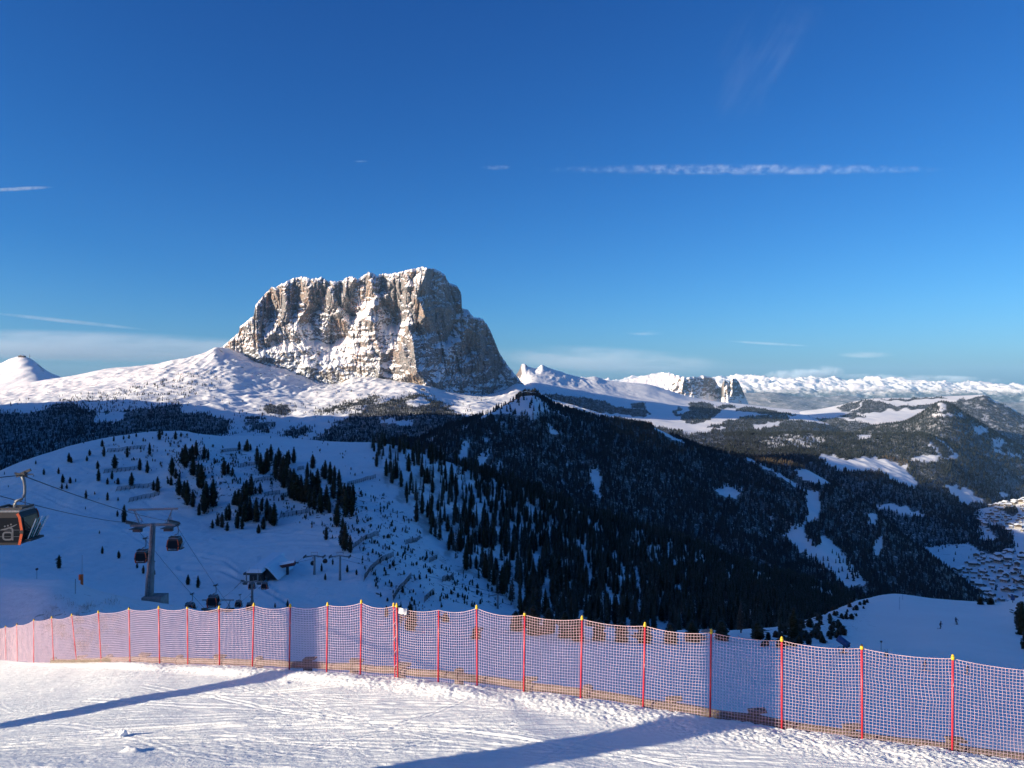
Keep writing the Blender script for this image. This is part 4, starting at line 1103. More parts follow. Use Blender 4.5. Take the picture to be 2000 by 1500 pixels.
def merge_trees(name, protos, pts, hs, wide, kind='stuff', mat=None, tints=None):
    """many trees as one object"""
    n = len(pts); Vs, Fs, Ts = [], [], []
    which = rng.integers(0, len(protos), n); b = 0
    ang = rng.random(n) * 6.28
    for k, (me, V, Fc) in enumerate(protos):
        i = np.where(which == k)[0]
        if not len(i): continue
        c, s = np.cos(ang[i])[:, None], np.sin(ang[i])[:, None]
        w = (hs[i] * wide[i])[:, None]
        X = (V[None, :, 0] * c - V[None, :, 1] * s) * w + pts[i, 0:1]
        Y = (V[None, :, 0] * s + V[None, :, 1] * c) * w + pts[i, 1:2]
        Z = V[None, :, 2] * hs[i][:, None] + pts[i, 2:3]
        Vs.append(np.stack([X, Y, Z], -1).reshape(-1, 3))
        Fs.append((Fc[None] + (np.arange(len(i)) * len(V))[:, None, None] + b).reshape(-1, 3))
        tt = rng.random(len(i)) if tints is None else tints[i]
        Ts.append(np.repeat(tt, len(V)))
        b += len(i) * len(V)
    me = mesh_np(name, np.concatenate(Vs), np.concatenate(Fs), False, [mat or protos[0][0].materials[0]])
    vattr(me, 'tint', np.concatenate(Ts))
    return tag(link(name, me), kind=kind)

def small_proto(seed, tiers=3, ns=5, kind='spruce'):
    r = np.random.default_rng(seed); V, Fc = [], []
    for i in range(tiers):
        z0 = .02 + .8 * i / tiers; z1 = min(1, z0 + 1.15 / tiers + (.1 if i == tiers - 1 else 0))
        q = .2 * (1 - .8 * i / tiers) * (1.0 if kind == 'spruce' else .95)
        b = len(V)
        V.append((r.uniform(-.01, .01), r.uniform(-.01, .01), z1))
        for k in range(ns):
            a = 2 * math.pi * k / ns + i * .6 + r.uniform(-.2, .2); qq = q * r.uniform(.7, 1.25)
            V.append((qq * math.cos(a), qq * math.sin(a), z0 + r.uniform(-.05, .05)))
        Fc += [(b, b + 1 + k, b + 1 + (k + 1) % ns) for k in range(ns)]
    return None, np.array(V), np.array(Fc)
SMALL = [small_proto(k) for k in range(6)]
TINY = [small_proto(20 + k, 2, 4) for k in range(5)]

# ---- trees one can tell apart on the lift hill: (column, foot row, height in rows)
def Z1(a): return [(x / 2.857, 820 + y / 2.857, h / 2.857) for x, y, h in a]
CLUMP_TOP = Z1([(570, 150, 40), (580, 205, 60), (500, 200, 35), (485, 230, 30), (690, 110, 25), (635, 120, 30), (720, 105, 25), (800, 120, 22), (710, 210, 60), (890, 112, 60), (980, 110, 48), (835, 195, 66), (905, 85, 30), (760, 95, 22), (1010, 95, 26)])
CLUMP_LEFT = Z1([(385, 235, 50), (398, 240, 32), (350, 352, 47), (392, 355, 36), (345, 385, 30), (373, 385, 30), (327, 302, 36), (640, 272, 76), (545, 275, 46), (550, 342, 66), (600, 360, 36), (658, 360, 36), (625, 332, 46), (735, 367, 72), (780, 282, 66), (822, 297, 68)])
CLUMP_MID = Z1([(880, 402, 82), (960, 312, 102), (1000, 422, 106), (1045, 477, 132), (955, 365, 50), (1035, 262, 120), (1078, 312, 105), (1095, 202, 84), (1140, 217, 72), (1125, 385, 135), (1150, 500, 150), (1190, 487, 150), (1140, 525, 110), (1110, 330, 70), (1250, 307, 82), (1275, 300, 60), (1060, 230, 70)])
CLUMP_LOW = Z1([(1240, 602, 82), (1215, 592, 60), (1280, 562, 92), (1325, 607, 92), (1330, 482, 92), (1372, 482, 132), (1402, 422, 112), (1395, 552, 122), (1430, 572, 132), (1452, 412, 62), (1490, 522, 82), (1530, 592, 124), (1507, 562, 82), (1470, 612, 72), (1340, 540, 80), (1360, 420, 70)])
CLUMP_RIGHT = Z1([(1380, 177, 66), (1335, 167, 46), (1435, 252, 100), (1455, 302, 112), (1490, 292, 124), (1512, 232, 92), (1555, 262, 102), (1540, 332, 112), (1582, 332, 124), (1602, 272, 92), (1640, 242, 86), (1640, 442, 160), (1620, 402, 124), (1662, 452, 134), (1715, 332, 92), (1710, 462, 150), (1745, 272, 76), (1772, 422, 142), (1755, 502, 132), (1790, 522, 142), (1822, 502, 132),
                  (1815, 332, 102), (1842, 362, 122), (1892, 382, 102), (1900, 482, 142), (1882, 592, 124), (1930, 542, 150), (1942, 472, 112), (1970, 482, 122), (1925, 732, 150), (1905, 702, 92), (1600, 360, 120), (1680, 400, 90), (1860, 440, 110)])
LONE = [((330, 828, 72), 'plump lone stone pine on bare snow left of the orange hydrant'), ((571, 747, 42), 'small cone-shaped pine on bare snow straight above the orange hydrant'), ((663, 773, 43), 'small pine on bare snow between the orange hydrant and the big lift pylon'),
        ((693, 573, 96), 'tall dark pine touching the left end of the big pylon crossarm'), ((655, 540, 36), 'small pine just left of the tall pine by the pylon crossarm'), ((480, 437, 46), 'round pine under the upper cable, left of its small neighbour'), ((600, 450, 46), 'round pine between the two cables left of the pylon'),
        ((200, 247, 22), 'tiny round pine alone high on the smooth snow shoulder'), ((245, 307, 36), 'round pine alone below the smooth snow shoulder'), ((765, 828, 32), 'small pine right under the cabin half hidden by the pylon'), ((800, 858, 46), 'small pine close left of the pylon column'),
        ((1050, 920, 56), 'plump pine, first of the pair above the lower cabins'), ((1105, 937, 66), 'plump pine, second and taller of the pair above the lower cabins'), ((1795, 845, 44), 'round pine between the two slim far pylons'), ((1815, 893, 36), 'round pine below and between the two slim far pylons'),
        ((1938, 850, 42), 'pine close right of the second slim far pylon'), ((1857, 808, 36), 'thin leaning pine between the heads of the two slim far pylons'), ((1605, 1045, 42), 'round pine peeping over the net right of the station pylon'), ((1535, 1048, 28), 'lower round pine peeping over the net beside the station'),
        ((1820, 670, 72), 'single conical pine on open snow below the avalanche barriers'), ((862, 864, 30), 'small pine close right of the pylon column'), ((555, 636, 20), 'tiny pine on the open snow under the lower cable'), ((1990, 865, 32), 'small pine right of the second slim pylon, below the brow')]
def hill_tree(u, v, h, label, group, kind='pine', wide=None):
    p = hill.at(u, v)
    H = h * 1.08 * p.y / F
    if wide is None: wide = random.uniform(1.0, 1.35) * (1.35 if h < 18 else 1.1 if h < 30 else 1.0)
    t = tree(kind, p - Vector((0, 0, .15)), H, wide)
    tag(t, None, 'tree', group)
    if group and label.count('|'):
        a, b = label.split('|'); label_later(t, ('tall ' if h > 30 else 'small ') + a + ' above ' + pole_word(u) + b, u)
    else: t['label'] = label
for lst, lab in ((CLUMP_TOP, 'pine near the topmost barrier,|'), (CLUMP_LEFT, 'pine among the open hill barriers,|'), (CLUMP_MID, 'pine in the middle hill clump,|'),
                 (CLUMP_LOW, 'pine on the rocky hill brow,|'), (CLUMP_RIGHT, 'pine in the long tree band,|')):
    if len(lst) > 15 and lst is not CLUMP_LEFT: lst = lst + [(u + random.choice((-1, 1)) * random.uniform(5, 11), v + random.uniform(-6, 8), h * random.uniform(.55, .95)) for u, v, h in lst if random.random() < .85]
    for u, v, h in lst: hill_tree(u, v, h, lab, 'stone pines on the lift hill')
for (x, y, h), lab in LONE:
    u, v, hh = Z1([(x, y, h)])[0]
    hill_tree(u, v, hh, lab, 'stone pines on the lift hill', wide=random.uniform(1.15, 1.4) if h < 75 else 1.0)

# ---- the dense wood on the right shoulder: the largest as trees, the rest as one mass
_u, _v = hill.UV()
strip = near_line(_u, _v, [(790, 905), (830, 960), (860, 1010), (890, 1050)], 5) | near_line(_u, _v, [(850, 870), (872, 900), (880, 925)], 7) | near_line(_u, _v, [(930, 990), (955, 1020)], 4) | near_line(_u, _v, [(960, 1090), (990, 1130), (1010, 1170)], 8)
dens = hill_wood * (1 - .9 * strip) * (.35 + .65 * sstep(-.25, .2, fbm(_u / 30, _v / 30, 3, 301))) * np.where(_u < 1000, .5 + .5 * sstep(880, 1060, _u + 60), 1)
pts, pu, pv = hill.scatter(7500, dens, 1.0)
hs = 5 + 11.5 * rng.beta(2.2, 1.8, len(pts))
px = hs / pts[:, 1]
order = np.argsort(-px)
n_ind = 95
# trees by the edge first: those with the largest height in the picture
for i in order[:n_ind]:
    k = 'larch' if rng.random() < .22 else ('spruce' if rng.random() < .3 else 'pine')
    t = tree(k, Vector(pts[i]) - Vector((0, 0, .2)), hs[i], random.uniform(.75, 1.05))
    low_part = pv[i] > 1090
    where = 'at the wood foot' if pv[i] > 1150 else 'low in the wood' if pv[i] > 1080 else 'high in the wood'
    base = {'pine': 'dark pine ', 'spruce': 'pointed spruce ', 'larch': 'bare larch '}[k] + where + ' above ' + pole_word(pu[i])
    tag(t, None, 'tree', 'trees of the dense wood'); label_later(t, base, pu[i])
rest = order[n_ind:]
isl = rng.random(len(rest)) < .2
def thin(protos, n):
    out = []
    for me, V, Fc in protos:
        core = Fc[:128] if len(Fc) > 600 else Fc[:0]
        out.append((me, V, np.concatenate([Fc[:112], Fc[112::3]]) if len(Fc) > 400 else Fc))
    return out
merge_trees('conifer_wood', PINE[:4] + SPRUCE, pts[rest[~isl]] - [0, 0, .2], hs[rest[~isl]], rng.uniform(.85, 1.2, (~isl).sum()), mat=M_needle)
merge_trees('larch_wood', LARCH, pts[rest[isl]] - [0, 0, .2], hs[rest[isl]], rng.uniform(.9, 1.2, isl.sum()), mat=M_larch)

# ---- scrub and saplings on the hill and below the net
sd = (scrub * .8 + .03 * (_u < 760) * (_v < 1000) + .9 * inpoly(_u, _v, [(300, 850), (400, 850), (470, 900), (430, 960), (320, 930), (170, 880)]) * .5)
sd = sd * sstep(-.15, .35, fbm(_u / 16, _v / 12, 3, 311))
pts, pu, pv = hill.scatter(1500, sd * (1 - hill_wood), 1.0)
merge_trees('pine_scrub', SHRUB, pts, rng.uniform(.5, 2.4, len(pts)) ** 1.0, rng.uniform(.8, 1.6, len(pts)), mat=M_needle)

# ---- far woods
def wood(name, sheet, dens, n, h0, h1, protos, dpow=0.0, brown=None, wide=(1.0, 1.35), mat=None):
    pts, u, v = sheet.scatter(n, dens, 1.0, dpow)
    tn = rng.random(n) * .74
    if brown is not None: tn = np.where(brown(u, v), .75 + .25 * rng.random(n), tn)
    hh = h0 * .55 + (h1 * 1.12 - h0 * .55) * rng.beta(2.0, 2.2, n)
    merge_trees(name, protos, pts - [0, 0, .5], hh, rng.uniform(*wide, n), mat=mat or M_far_needle, tints=tn)
_u, _v = ridge.UV()
clump = (.42 + .58 * sstep(-.22, .12, fbm(_u / 13, _v / 10, 3, 321))) * (.6 + .4 * sstep(-.25, .15, fbm(_u / 60, _v / 40, 3, 322)))
top_open = inpoly(_u, _v, RIDGE_OPEN[3])
run = near_line(_u, _v, [(895, 808), (940, 803), (985, 785), (1020, 776), (1045, 772)], 4)
dens = np.where(top_open & ~run, .30 * sstep(-.1, .3, fbm(_u / 8, _v / 6, 3, 323)), (1 - ridge_open(_u, _v)) * (1 - .8 * gaps) * clump)
def ridge_brown(u, v): return inpoly(u, v, [(1180, 815), (1270, 832), (1330, 872), (1380, 880), (1330, 890), (1250, 870), (1190, 840)]) | inpoly(u, v, [(1400, 880), (1480, 888), (1560, 908), (1540, 915), (1440, 898)]) | inpoly(u, v, [(1640, 955), (1690, 940), (1710, 960), (1660, 968)]) & (rng.random(np.shape(u)) < .6)
wood('ridge_wood', ridge, dens, 38000, 11, 21, SMALL, brown=ridge_brown)
pts, pu, pv = ridge.scatter(90, inpoly(_u, _v, [(1640, 1075), (1560, 1100), (1700, 1150), (1720, 1100), (1640, 1040)]) * 1.0, 1.0)
merge_trees('ski_run_wood', SMALL, pts, rng.uniform(12, 22, len(pts)), rng.uniform(.9, 1.2, len(pts)), mat=M_far_needle)
_u, _v = snow.UV()
wood('snowfield_wood', snow, snow_dens(_u, _v) * (_v < 960), 15000, 8, 17, SMALL)
_u, _v = plat.UV()
wood('plateau_wood', plat, pf, 13000, 12, 22, TINY, dpow=-.6)
_u, _v = back.UV(); wood('hill_wood', back, bf, 11000, 14, 24, TINY)
_u, _v = cone.UV(); wood('cone_wood', cone, np.clip(cone_dens(_u, _v), 0, 1) * (_u < 2120), 11000, 14, 24, TINY)
_u, _v = side.UV(); wood('valley_wood', side, sf * (_u < 2120), 27000, 14, 24, TINY, brown=lambda u, v: inpoly(u, v, [(1720, 890), (1770, 900), (1780, 918), (1730, 915)]) | inpoly(u, v, [(1650, 925), (1700, 915), (1730, 935), (1680, 945)]))
_u, _v = floor_.UV(); wood('village_wood', floor_, vf * (_u < 2120) + .03, 1300, 12, 24, SMALL)

# ================================================================== THE NET FENCE
M_red = plain('red_plastic', (.62, .035, .05), .4, vary=.15, scale=6)
M_yellow = plain('yellow_plastic', (.72, .47, .03), .45)
M_black = plain('black_plastic', (.02, .02, .022), .5)
M_net = plain('net_cord', (.68, .48, .52), .7, vary=.1, scale=3)
M_wood = None
def wood_mat():
    t = NT('weathered_wood')
    g = t.noise(3.0, 6, .7, t.mapping((1, 1, 9)))
    c = t.mix(t.ramp(g, .3, .7), (.12, .085, .065), (.22, .165, .13))
    c = t.mix(t.ramp(t.noise(5, 5, .8), .58, .72), c, (.08, .055, .04))
    t.set(c, .85); t.bump(g, .6, .01)
    return t.m
M_wood = wood_mat()

POLES = [(-5, 1224, -5, 1288), (11, 1221, 12, 1289), (33, 1217, 34, 1293), (66, 1208, 66, 1294), (101, 1203, 105, 1294), (140, 1198, 150, 1294), (192, 1192, 198, 1294), (252, 1185, 254, 1294), (310, 1183, 312, 1299), (366, 1183, 367, 1302),
         (428, 1183, 429, 1303), (496, 1177, 493, 1306), (567, 1179, 565, 1313), (640, 1176, 638, 1317), (706, 1171, 704, 1321), (769, 1177, 772, 1326), (857, 1185, 856, 1335), (931, 1181, 932, 1342), (1025, 1194, 1023, 1354), (1137, 1202, 1134, 1367),
         (1260, 1215, 1256, 1386), (1389, 1228, 1387, 1405), (1527, 1243, 1527, 1427), (1683, 1258, 1684, 1447), (1861, 1278, 1860, 1470), (2066, 1304, 2064, 1500), (2290, 1318, 2287, 1511), (2520, 1332, 2516, 1524)]
fence = tag(empty('safety_net_fence', P(1023, 1352, 17.05)), 'long pinkish safety net on red yellow-tipped poles along the piste edge', 'fence')
def child(o, parent):
    o.parent = parent; o.matrix_parent_inverse = Matrix.Translation(-parent.location)
    return o
tops, feet = [], []
def make_pole(ub, vb, ut, vt, y, cap=True, lean=0):
    foot = P(ub, vb, y); head = P(ut, vt, y + lean)
    d = (head - foot).normalized()
    mb = MB(); mb.tube([foot - d * .35, head - d * .09], .0195, 10)
    po = child(mb.build('pole', M_red, None, True), fence)
    if cap:
        mb = MB(); mb.cur = 0
        mb.tube([head - d * .10, head - d * .085, head - d * .05, head - d * .035], [.026, .032, .032, .026], 10)
        mb.cur = 1
        mb.tube([head - d * .035, head - d * .02, head], [.022, .026, .012], 10)
        c = mb.build('pole_cap', [M_yellow, M_black if random.random() < .35 else M_yellow], po, True)
        c['label'] = 'yellow cap'
    return foot, head, d
for i, (ut, vt, ub, vb) in enumerate(POLES):
    y = float(fence_at(ub)[0][0])
    f, h, d = make_pole(ub, vb, ut, vt, y, cap=(i != 16))
    feet.append(f); tops.append(h)
f2, h2, _ = make_pole(777, 1326, 775, 1178, float(fence_at(777)[0][0]) - .03)      # the doubled pole

def net_panel(a0, a1, b0, b1, seed):
    """cords between pole a (foot a0, head a1) and pole b"""
    r = np.random.default_rng(seed)
    W_ = (b0 - a0).length
    H_ = ((a1 - a0).length + (b1 - b0).length) / 2
    nc = max(10, int(round(W_ / .060))); nr = 29
    A0, A1, B0, B1 = [np.array(v) for v in (a0, a1, b0, b1)]
    lo, hi = -.02, .955
    sag = .05 + .05 * r.random()
    ns = 2
    def pt(s, t):
        s = np.asarray(s)[..., None]; t = np.asarray(t)[..., None]
        p = (A0 * (1 - s) + B0 * s) * (1 - t) + (A1 * (1 - s) + B1 * s) * t
        bow = 4 * s * (1 - s)
        p = p + np.array([0, 0, 1.0]) * (-sag * bow * (.25 + .75 * t ** 2))
        wob = .03 * noise2(s * 6 + seed, t * 5, seed % 50) + .03 * bow * np.sin(t * 3.1 + seed)
        p = p + np.array([0.25, -1.0, .2]) * wob
        p = p + (B0 - A0) / W_ * (.008 * noise2(s * 4 + 9, t * 9 + seed, 3))
        return p
    V, Fc = [], []
    def strand(pts, rad):
        n = len(pts)
        t = np.gradient(pts, axis=0); t /= np.linalg.norm(t, axis=1)[:, None]
        ref = np.array([.1, 1.0, .15]); x = np.cross(t, ref); x /= np.linalg.norm(x, axis=1)[:, None]
        y_ = np.cross(t, x)
        b = sum(len(q) for q in V)
        ring = np.stack([pts + rad * (x * math.cos(a) + y_ * math.sin(a)) for a in (0.5, 2.6, 4.7)], 1)
        V.append(ring.reshape(-1, 3))
        i = np.arange(n - 1)[:, None] * 3; k = np.arange(3)[None]; k2 = (k + 1) % 3
        Fc.append((b + np.stack([i + k, i + k2, i + 3 + k2, i + 3 + k], -1)).reshape(-1, 4))
    for c in range(nc + 1):
        s = c / nc; t = np.linspace(lo, hi, 12)
        strand(pt(np.full(12, s), t), .0037)
    ss = np.linspace(0, 1, max(7, nc // 3))
    for q in range(nr + 1):
        t = lo + (hi - lo) * q / nr
        strand(pt(ss, np.full(len(ss), t)), .0065 if q == nr else .0037)
    me = mesh_np('net_panel', np.concatenate(V), np.concatenate(Fc), False, [M_net])
    child(link('net_panel', me), fence)
for i in range(len(POLES) - 1):
    net_panel(feet[i], tops[i], feet[i + 1], tops[i + 1], i * 7 + 3)
# cord wound round the doubled pole, and a scrap of white cloth tied to the net
mb = MB()
pp = []
for k in range(60):
    t = k / 59; a = t * 30
    c = feet[15].lerp(tops[15], .05 + .88 * t) + Vector((.025, -.02, 0))
    pp.append(c + Vector((.045 * math.cos(a), .035 * math.sin(a), 0)))
mb.tube(pp, .006, 4)
child(mb.build('winding_cord', M_net), fence)
n_ = 9
g = np.linspace(0, 1, n_); gx, gz = np.meshgrid(g, g)
o_ = P(779, 1186, 18.42)
cl = np.stack([o_.x + gx * .2, o_.y - .03 + .02 * np.sin(gx * 9) * (1 - gz), o_.z - gx * .03 - gz * .15 + .012 * np.sin(gx * 14) * gz], -1).reshape(-1, 3)
M_cloth = plain('white_cloth', (.8, .8, .78), .8)
rag = link('cloth_scrap', mesh_np('cloth_scrap', cl, grid_faces(n_, n_), True, [M_cloth]))
md = rag.modifiers.new('thick', 'SOLIDIFY'); md.thickness = .004
tag(rag, 'crumpled white cloth scrap tied to the top edge of the net', 'cloth')

# ---- timber guard rail behind the net
rail = tag(empty('timber_guard_rail', P(1023, 1335, 17.4)), 'low weathered timber guard rail on squat posts behind the safety net', 'guard rail')
RP = [(105, 1291), (157, 1289), (214, 1286), (280, 1286), (351, 1288), (426, 1290), (506, 1292), (601, 1296), (692, 1300), (784, 1308), (897, 1317), (1030, 1337), (1148, 1350), (1310, 1377), (1473, 1401), (1658, 1432), (1860, 1458), (2085, 1490), (2330, 1504), (2600, 1519)]
pr = []
for k, (u, v) in enumerate(RP):
    y = float(fence_at(u)[0][0]) + .34
    c = P(u, v, y)
    pr.append(c)
    q = Matrix.Rotation(random.uniform(-.15, .15), 3, 'Z')
    mb = MB()
    hw = .115
    mb.tube([c - Vector((0, 0, 1.1)), c + Vector((0, 0, .10)), c + Vector((0, 0, .12))], [hw, hw, hw * .85], 10)
    post = child(mb.build('post', M_wood, None, False), rail)
    if k % 2 == 1 or k in (8, 14, 16):                 # snapped splinter cap
        mb = MB(); mb.box(c + Vector((.06, -.01, .135)), (.34, .2, .035), Matrix.Rotation(random.uniform(-.12, .2), 3, 'Y') @ q)
        mb.build('post_cap', M_wood, post)
for k in range(len(pr) - 1):
    a, b = pr[k], pr[k + 1]
    d = (b - a).normalized()
    mb = MB()
    n = 7
    pts_ = [a.lerp(b, t) + Vector((0, -.10, .012 * math.sin(7 * t + k))) for t in np.linspace(.0, 1, n)]
    for i in range(n - 1):
        pass
    mb.tube([pts_[0] + d * .01] + pts_[1:-1] + [pts_[-1] - d * .01], [.088 + .006 * math.sin(3 * i + k) for i in range(n)], 10)
    child(mb.build('rail', M_wood, None, False), rail)

# ---- two tall steel pylons beside the viewer, out of view; their shadows cross the piste
M_steel = plain('galvanised_steel', (.23, .245, .25), .55, .45, vary=.22, scale=1.2)
M_dark = plain('dark_steel', (.06, .065, .07), .5, .4)
def piste_at(u, v):
    g = piste
    i = int(np.clip(np.searchsorted(g.U, u) - 1, 0, len(g.U) - 2))
    V = 750 - F * g.Z[:, i] / g.Y[:, i]
    r = int(np.argmax(V < v))
    return Vector(((u - 1000) / F * g.Y[r, i], g.Y[r, i], g.Z[r, i]))
def side_pylon(u, v, back, label):
    c = piste_at(u, v)
    x, y = c.x - back * DX, c.y - back * DY
    z = piste_z(x, y) if y > 5.2 else c.z
    e = tag(empty('lift_pylon', (x, y, z)), label, 'pylon', 'round steel pylons at the edge of the piste')
    mb = MB(); mb.tube([(0, 0, -1), (0, 0, 6), (0, 0, 16)], [.50, .49, .46], 24); mb.build('column', M_steel, e, True)
    mb = MB(); mb.bar((-3, 0, 15.6), (3, 0, 15.6), .3, .35); mb.build('crossarm', M_steel, e)
    for s in (-1, 1):
        mb = MB()
        mb.bar((3 * s, -1.3, 15.3), (3 * s, 1.3, 15.3), .08, .2)
        for k in range(6): mb.tube([(3 * s - .05, -1.2 + k * .48, 15.5), (3 * s + .05, -1.2 + k * .48, 15.5)], .2, 10)
        mb.build('sheave_train', M_dark, e)
side_pylon(262, 1369, 17, 'tall round steel pylon whose shadow reaches the net by the snapped rail post')
side_pylon(1180, 1450, 14, 'tall round steel pylon whose broad shadow crosses the piste nearest the viewer')

# ================================================================== THE LIFT
M_glass = None
def glass_mat():
    t = NT('tinted_glass'); t.set((.008, .010, .013), .12); t.b.inputs['Specular IOR Level'].default_value = .3
    return t.m
M_glass = glass_mat()
M_orange = plain('orange_paint', (.62, .10, .025), .4, vary=.1, scale=2)
M_body = plain('dark_body_paint', (.018, .018, .02), .5)
M_roof = plain('grey_roof', (.25, .27, .29), .6, vary=.25)
M_white = plain('white_print', (.7, .72, .74), .6, vary=.03)
M_ghost = plain('grey_print', (.10, .11, .125), .5, vary=.03)
M_snowcap = plain('settled_snow', (.84, .86, .89), .7, vary=.04, scale=2)
M_skis = plain('ski_topsheet', (.10, .30, .33), .4, vary=.5, scale=9)
M_concrete = plain('concrete', (.24, .23, .22), .9, vary=.25, scale=1.5)
M_cable = plain('steel_rope', (.035, .037, .04), .5, .5)

def text_mesh(txt, size, mat):
    cu = bpy.data.curves.new('lettering', 'FONT'); cu.body = txt; cu.size = size; cu.extrude = .004; cu.align_x = 'LEFT'
    o = bpy.data.objects.new('lettering', cu)
    C.objects.link(o)
    me = bpy.data.meshes.new_from_object(o.evaluated_get(bpy.context.evaluated_depsgraph_get()))
    bpy.data.objects.remove(o)
    me.materials.clear(); me.materials.append(mat)
    return me
TEXT = text_mesh('dantercepies', .22, M_white)

OUT = [(-.74, 0), (.74, 0), (.90, .14), (1.02, .82), (.86, 1.72), (.70, 1.98), (-.70, 1.98), (-.86, 1.72), (-1.02, .82), (-.90, .14)]
def make_cabin(logo):
    e = empty('gondola_cabin')
    mb = MB(); mb.prism(OUT, -.92, .92); mb.build('cabin_shell', M_body, e)
    glass = [(-.80, .16), (.80, .16), (.93, .84), (.80, 1.66), (-.80, 1.66), (-.93, .84)]
    for y0, y1 in ((-.945, -.922), (.922, .945)):
        mb = MB(); mb.prism(glass, y0, y1); mb.build('window', M_glass, e)
    for s in (-1, 1):                                    # end panes
        mb = MB()
        vs = [(s * .925, -.75, .22), (s * .925, .75, .22), (s * 1.03, .78, .84), (s * 1.03, -.78, .84)]
        mb.add(vs, [(0, 1, 2, 3)]); mb.add([(s * 1.03, -.78, .88), (s * 1.03, .78, .88), (s * .9, .72, 1.64), (s * .9, -.72, 1.64)], [(0, 1, 2, 3)])
        o = mb.build('end_window', M_glass, e)
        md = o.modifiers.new('thick', 'SOLIDIFY'); md.thickness = .03
    for s in (-1, 1):
        for y in (-.96, .96):
            mb = MB()
            for a, b in (((.82, .02), (.98, .82)), ((.98, .80), (.82, 1.74)), ((.82, 1.72), (.70, 1.92))):
                mb.bar((s * a[0], y, a[1]), (s * b[0], y, b[1]), .035, .15)
            mb.build('orange_frame', M_orange, e)
        mb = MB(); mb.tube([(s * .96, -.985, .80), (s * .96, -1.0, .80)], .12, 10); mb.build('bumper', M_black, e)
    mb = MB(); mb.box((0, 0, 2.03), (1.5, 1.7, .10)); mb.build('roof', M_roof, e)
    mb = MB(); mb.bar((-.7, -.55, 2.16), (.7, -.55, 2.16), .09, .12); mb.bar((-.7, .55, 2.16), (.7, .55, 2.16), .09, .12)
    mb.box((-.72, 0, 2.2), (.16, 1.3, .14)); mb.box((.72, 0, 2.2), (.16, 1.3, .14)); mb.build('roof_rail', M_dark, e)
    mb = MB(); mb.box((-.2, -.3, 2.10), (.9, .5, .05)); mb.build('roof_snow', M_snowcap, e)
    # goose-neck hanger and grip
    hp = [(.0, 0, 2.1), (.0, 0, 2.42), (.03, 0, 2.52), (.15, 0, 2.57), (.42, 0, 2.66), (.55, 0, 2.80), (.60, 0, 3.05), (.60, 0, 3.45), (.55, 0, 3.8), (.44, 0, 4.1)]
    mb = MB(); mb.tube(hp, [.10, .09, .09, .085, .085, .085, .08, .08, .09, .11], 10); h = mb.build('hanger', M_steel, e, True)
    mb = MB(); mb.box((.38, 0, 4.2), (.55, .26, .2), Matrix.Rotation(-.3, 3, 'Y')); mb.bar((.3, 0, 4.2), (.95, 0, 4.48), .12, .16); mb.bar((.5, 0, 4.2), (1.1, 0, 4.2), .06, .06)
    mb.tube([(.0, 0, 4.28), (.75, 0, 4.08)], .06, 8); mb.build('grip', M_dark, h)
    mb = MB(); mb.bar((.58, 0.05, 2.1), (.6, 0.05, 2.9), .035, .035); mb.build('brace', M_dark, e)
    # ski rack on the far right end
    mb = MB(); mb.box((1.18, 0, .28), (.36, 1.4, .06)); mb.bar((.98, -.7, .9), (1.30, -.7, .85), .05, .05); mb.bar((.98, .7, .9), (1.30, .7, .85), .05, .05); mb.bar((1.28, -.7, .85), (1.28, .7, .85), .06, .06)
    mb.tube([(1.05, -.72, .18), (1.34, -.7, .22), (1.42, 0, .24), (1.34, .7, .22), (1.05, .72, .18)], .05, 6); rk = mb.build('ski_rack', M_dark, e)
    for k in range(5):
        y = -.6 + k * .27
        mb = MB(); mb.bar((1.12, y, .3), (1.62 + .04 * k, y, 1.55 + .05 * (k % 3)), .09, .03); mb.build('ski', M_skis if k % 2 else M_white, rk)
    if logo:
        mb = MB()
        ring = []
        for k in range(28):                              # rounded-square bowl
            a = 2 * math.pi * k / 28; p = 4
            c, s = math.cos(a), math.sin(a)
            q = (abs(c) ** p + abs(s) ** p) ** (-1 / p)
            ring.append((c * q, s * q))
        def band(pts, w0):
            vs, fs = [], []
            n = len(pts)
            for i, (x, z) in enumerate(pts):
                x1, z1 = pts[min(i + 1, n - 1)]; x0, z0 = pts[max(i - 1, 0)]
                L = math.hypot(x1 - x0, z1 - z0); nx, nz = -(z1 - z0) / L, (x1 - x0) / L
                w = w0[i] if isinstance(w0, list) else w0
                for yy in (-.953, -.947):
                    vs += [(x + nx * w, yy, z + nz * w), (x - nx * w, yy, z - nz * w)]
            for i in range(n - 1):
                b = i * 4
                fs += [(b, b + 1, b + 5, b + 4), (b + 2, b + 6, b + 7, b + 3), (b, b + 4, b + 6, b + 2), (b + 1, b + 3, b + 7, b + 5)]
            mb.add(vs, fs)
        cx, cz = .12, .56
        band([(cx + .26 * x, cz + .22 * z) for x, z in ring + ring[:1]], .05)
        band([(cx + .29, .30), (cx + .29, .6), (cx + .29, .95), (cx + .24, 1.02), (cx + .12, 1.04)], .05)
        band([(cx - .40, .93), (cx - .1, .99), (cx + .15, 1.08), (cx + .38, 1.18), (cx + .56, 1.27)], [.03, .045, .045, .03, .012])
        for dx, dz in ((-.16, 1.15), (.02, 1.19), (.20, 1.26)):
            mb.tube([(cx + dx, -.947, dz), (cx + dx, -.953, dz)], .055, 12)
        mb.build('logo', M_ghost, e)
        for z in (.52, .92):
            mb = MB(); mb.bar((-.85, -.948, z), (.85, -.948, z), .004, .02); mb.build('window_bar', M_ghost, e)
    else:
        l = link('lettering', TEXT, e); l.location = (-.48, -.951, .24); l.rotation_euler = (R(90), 0, 0)
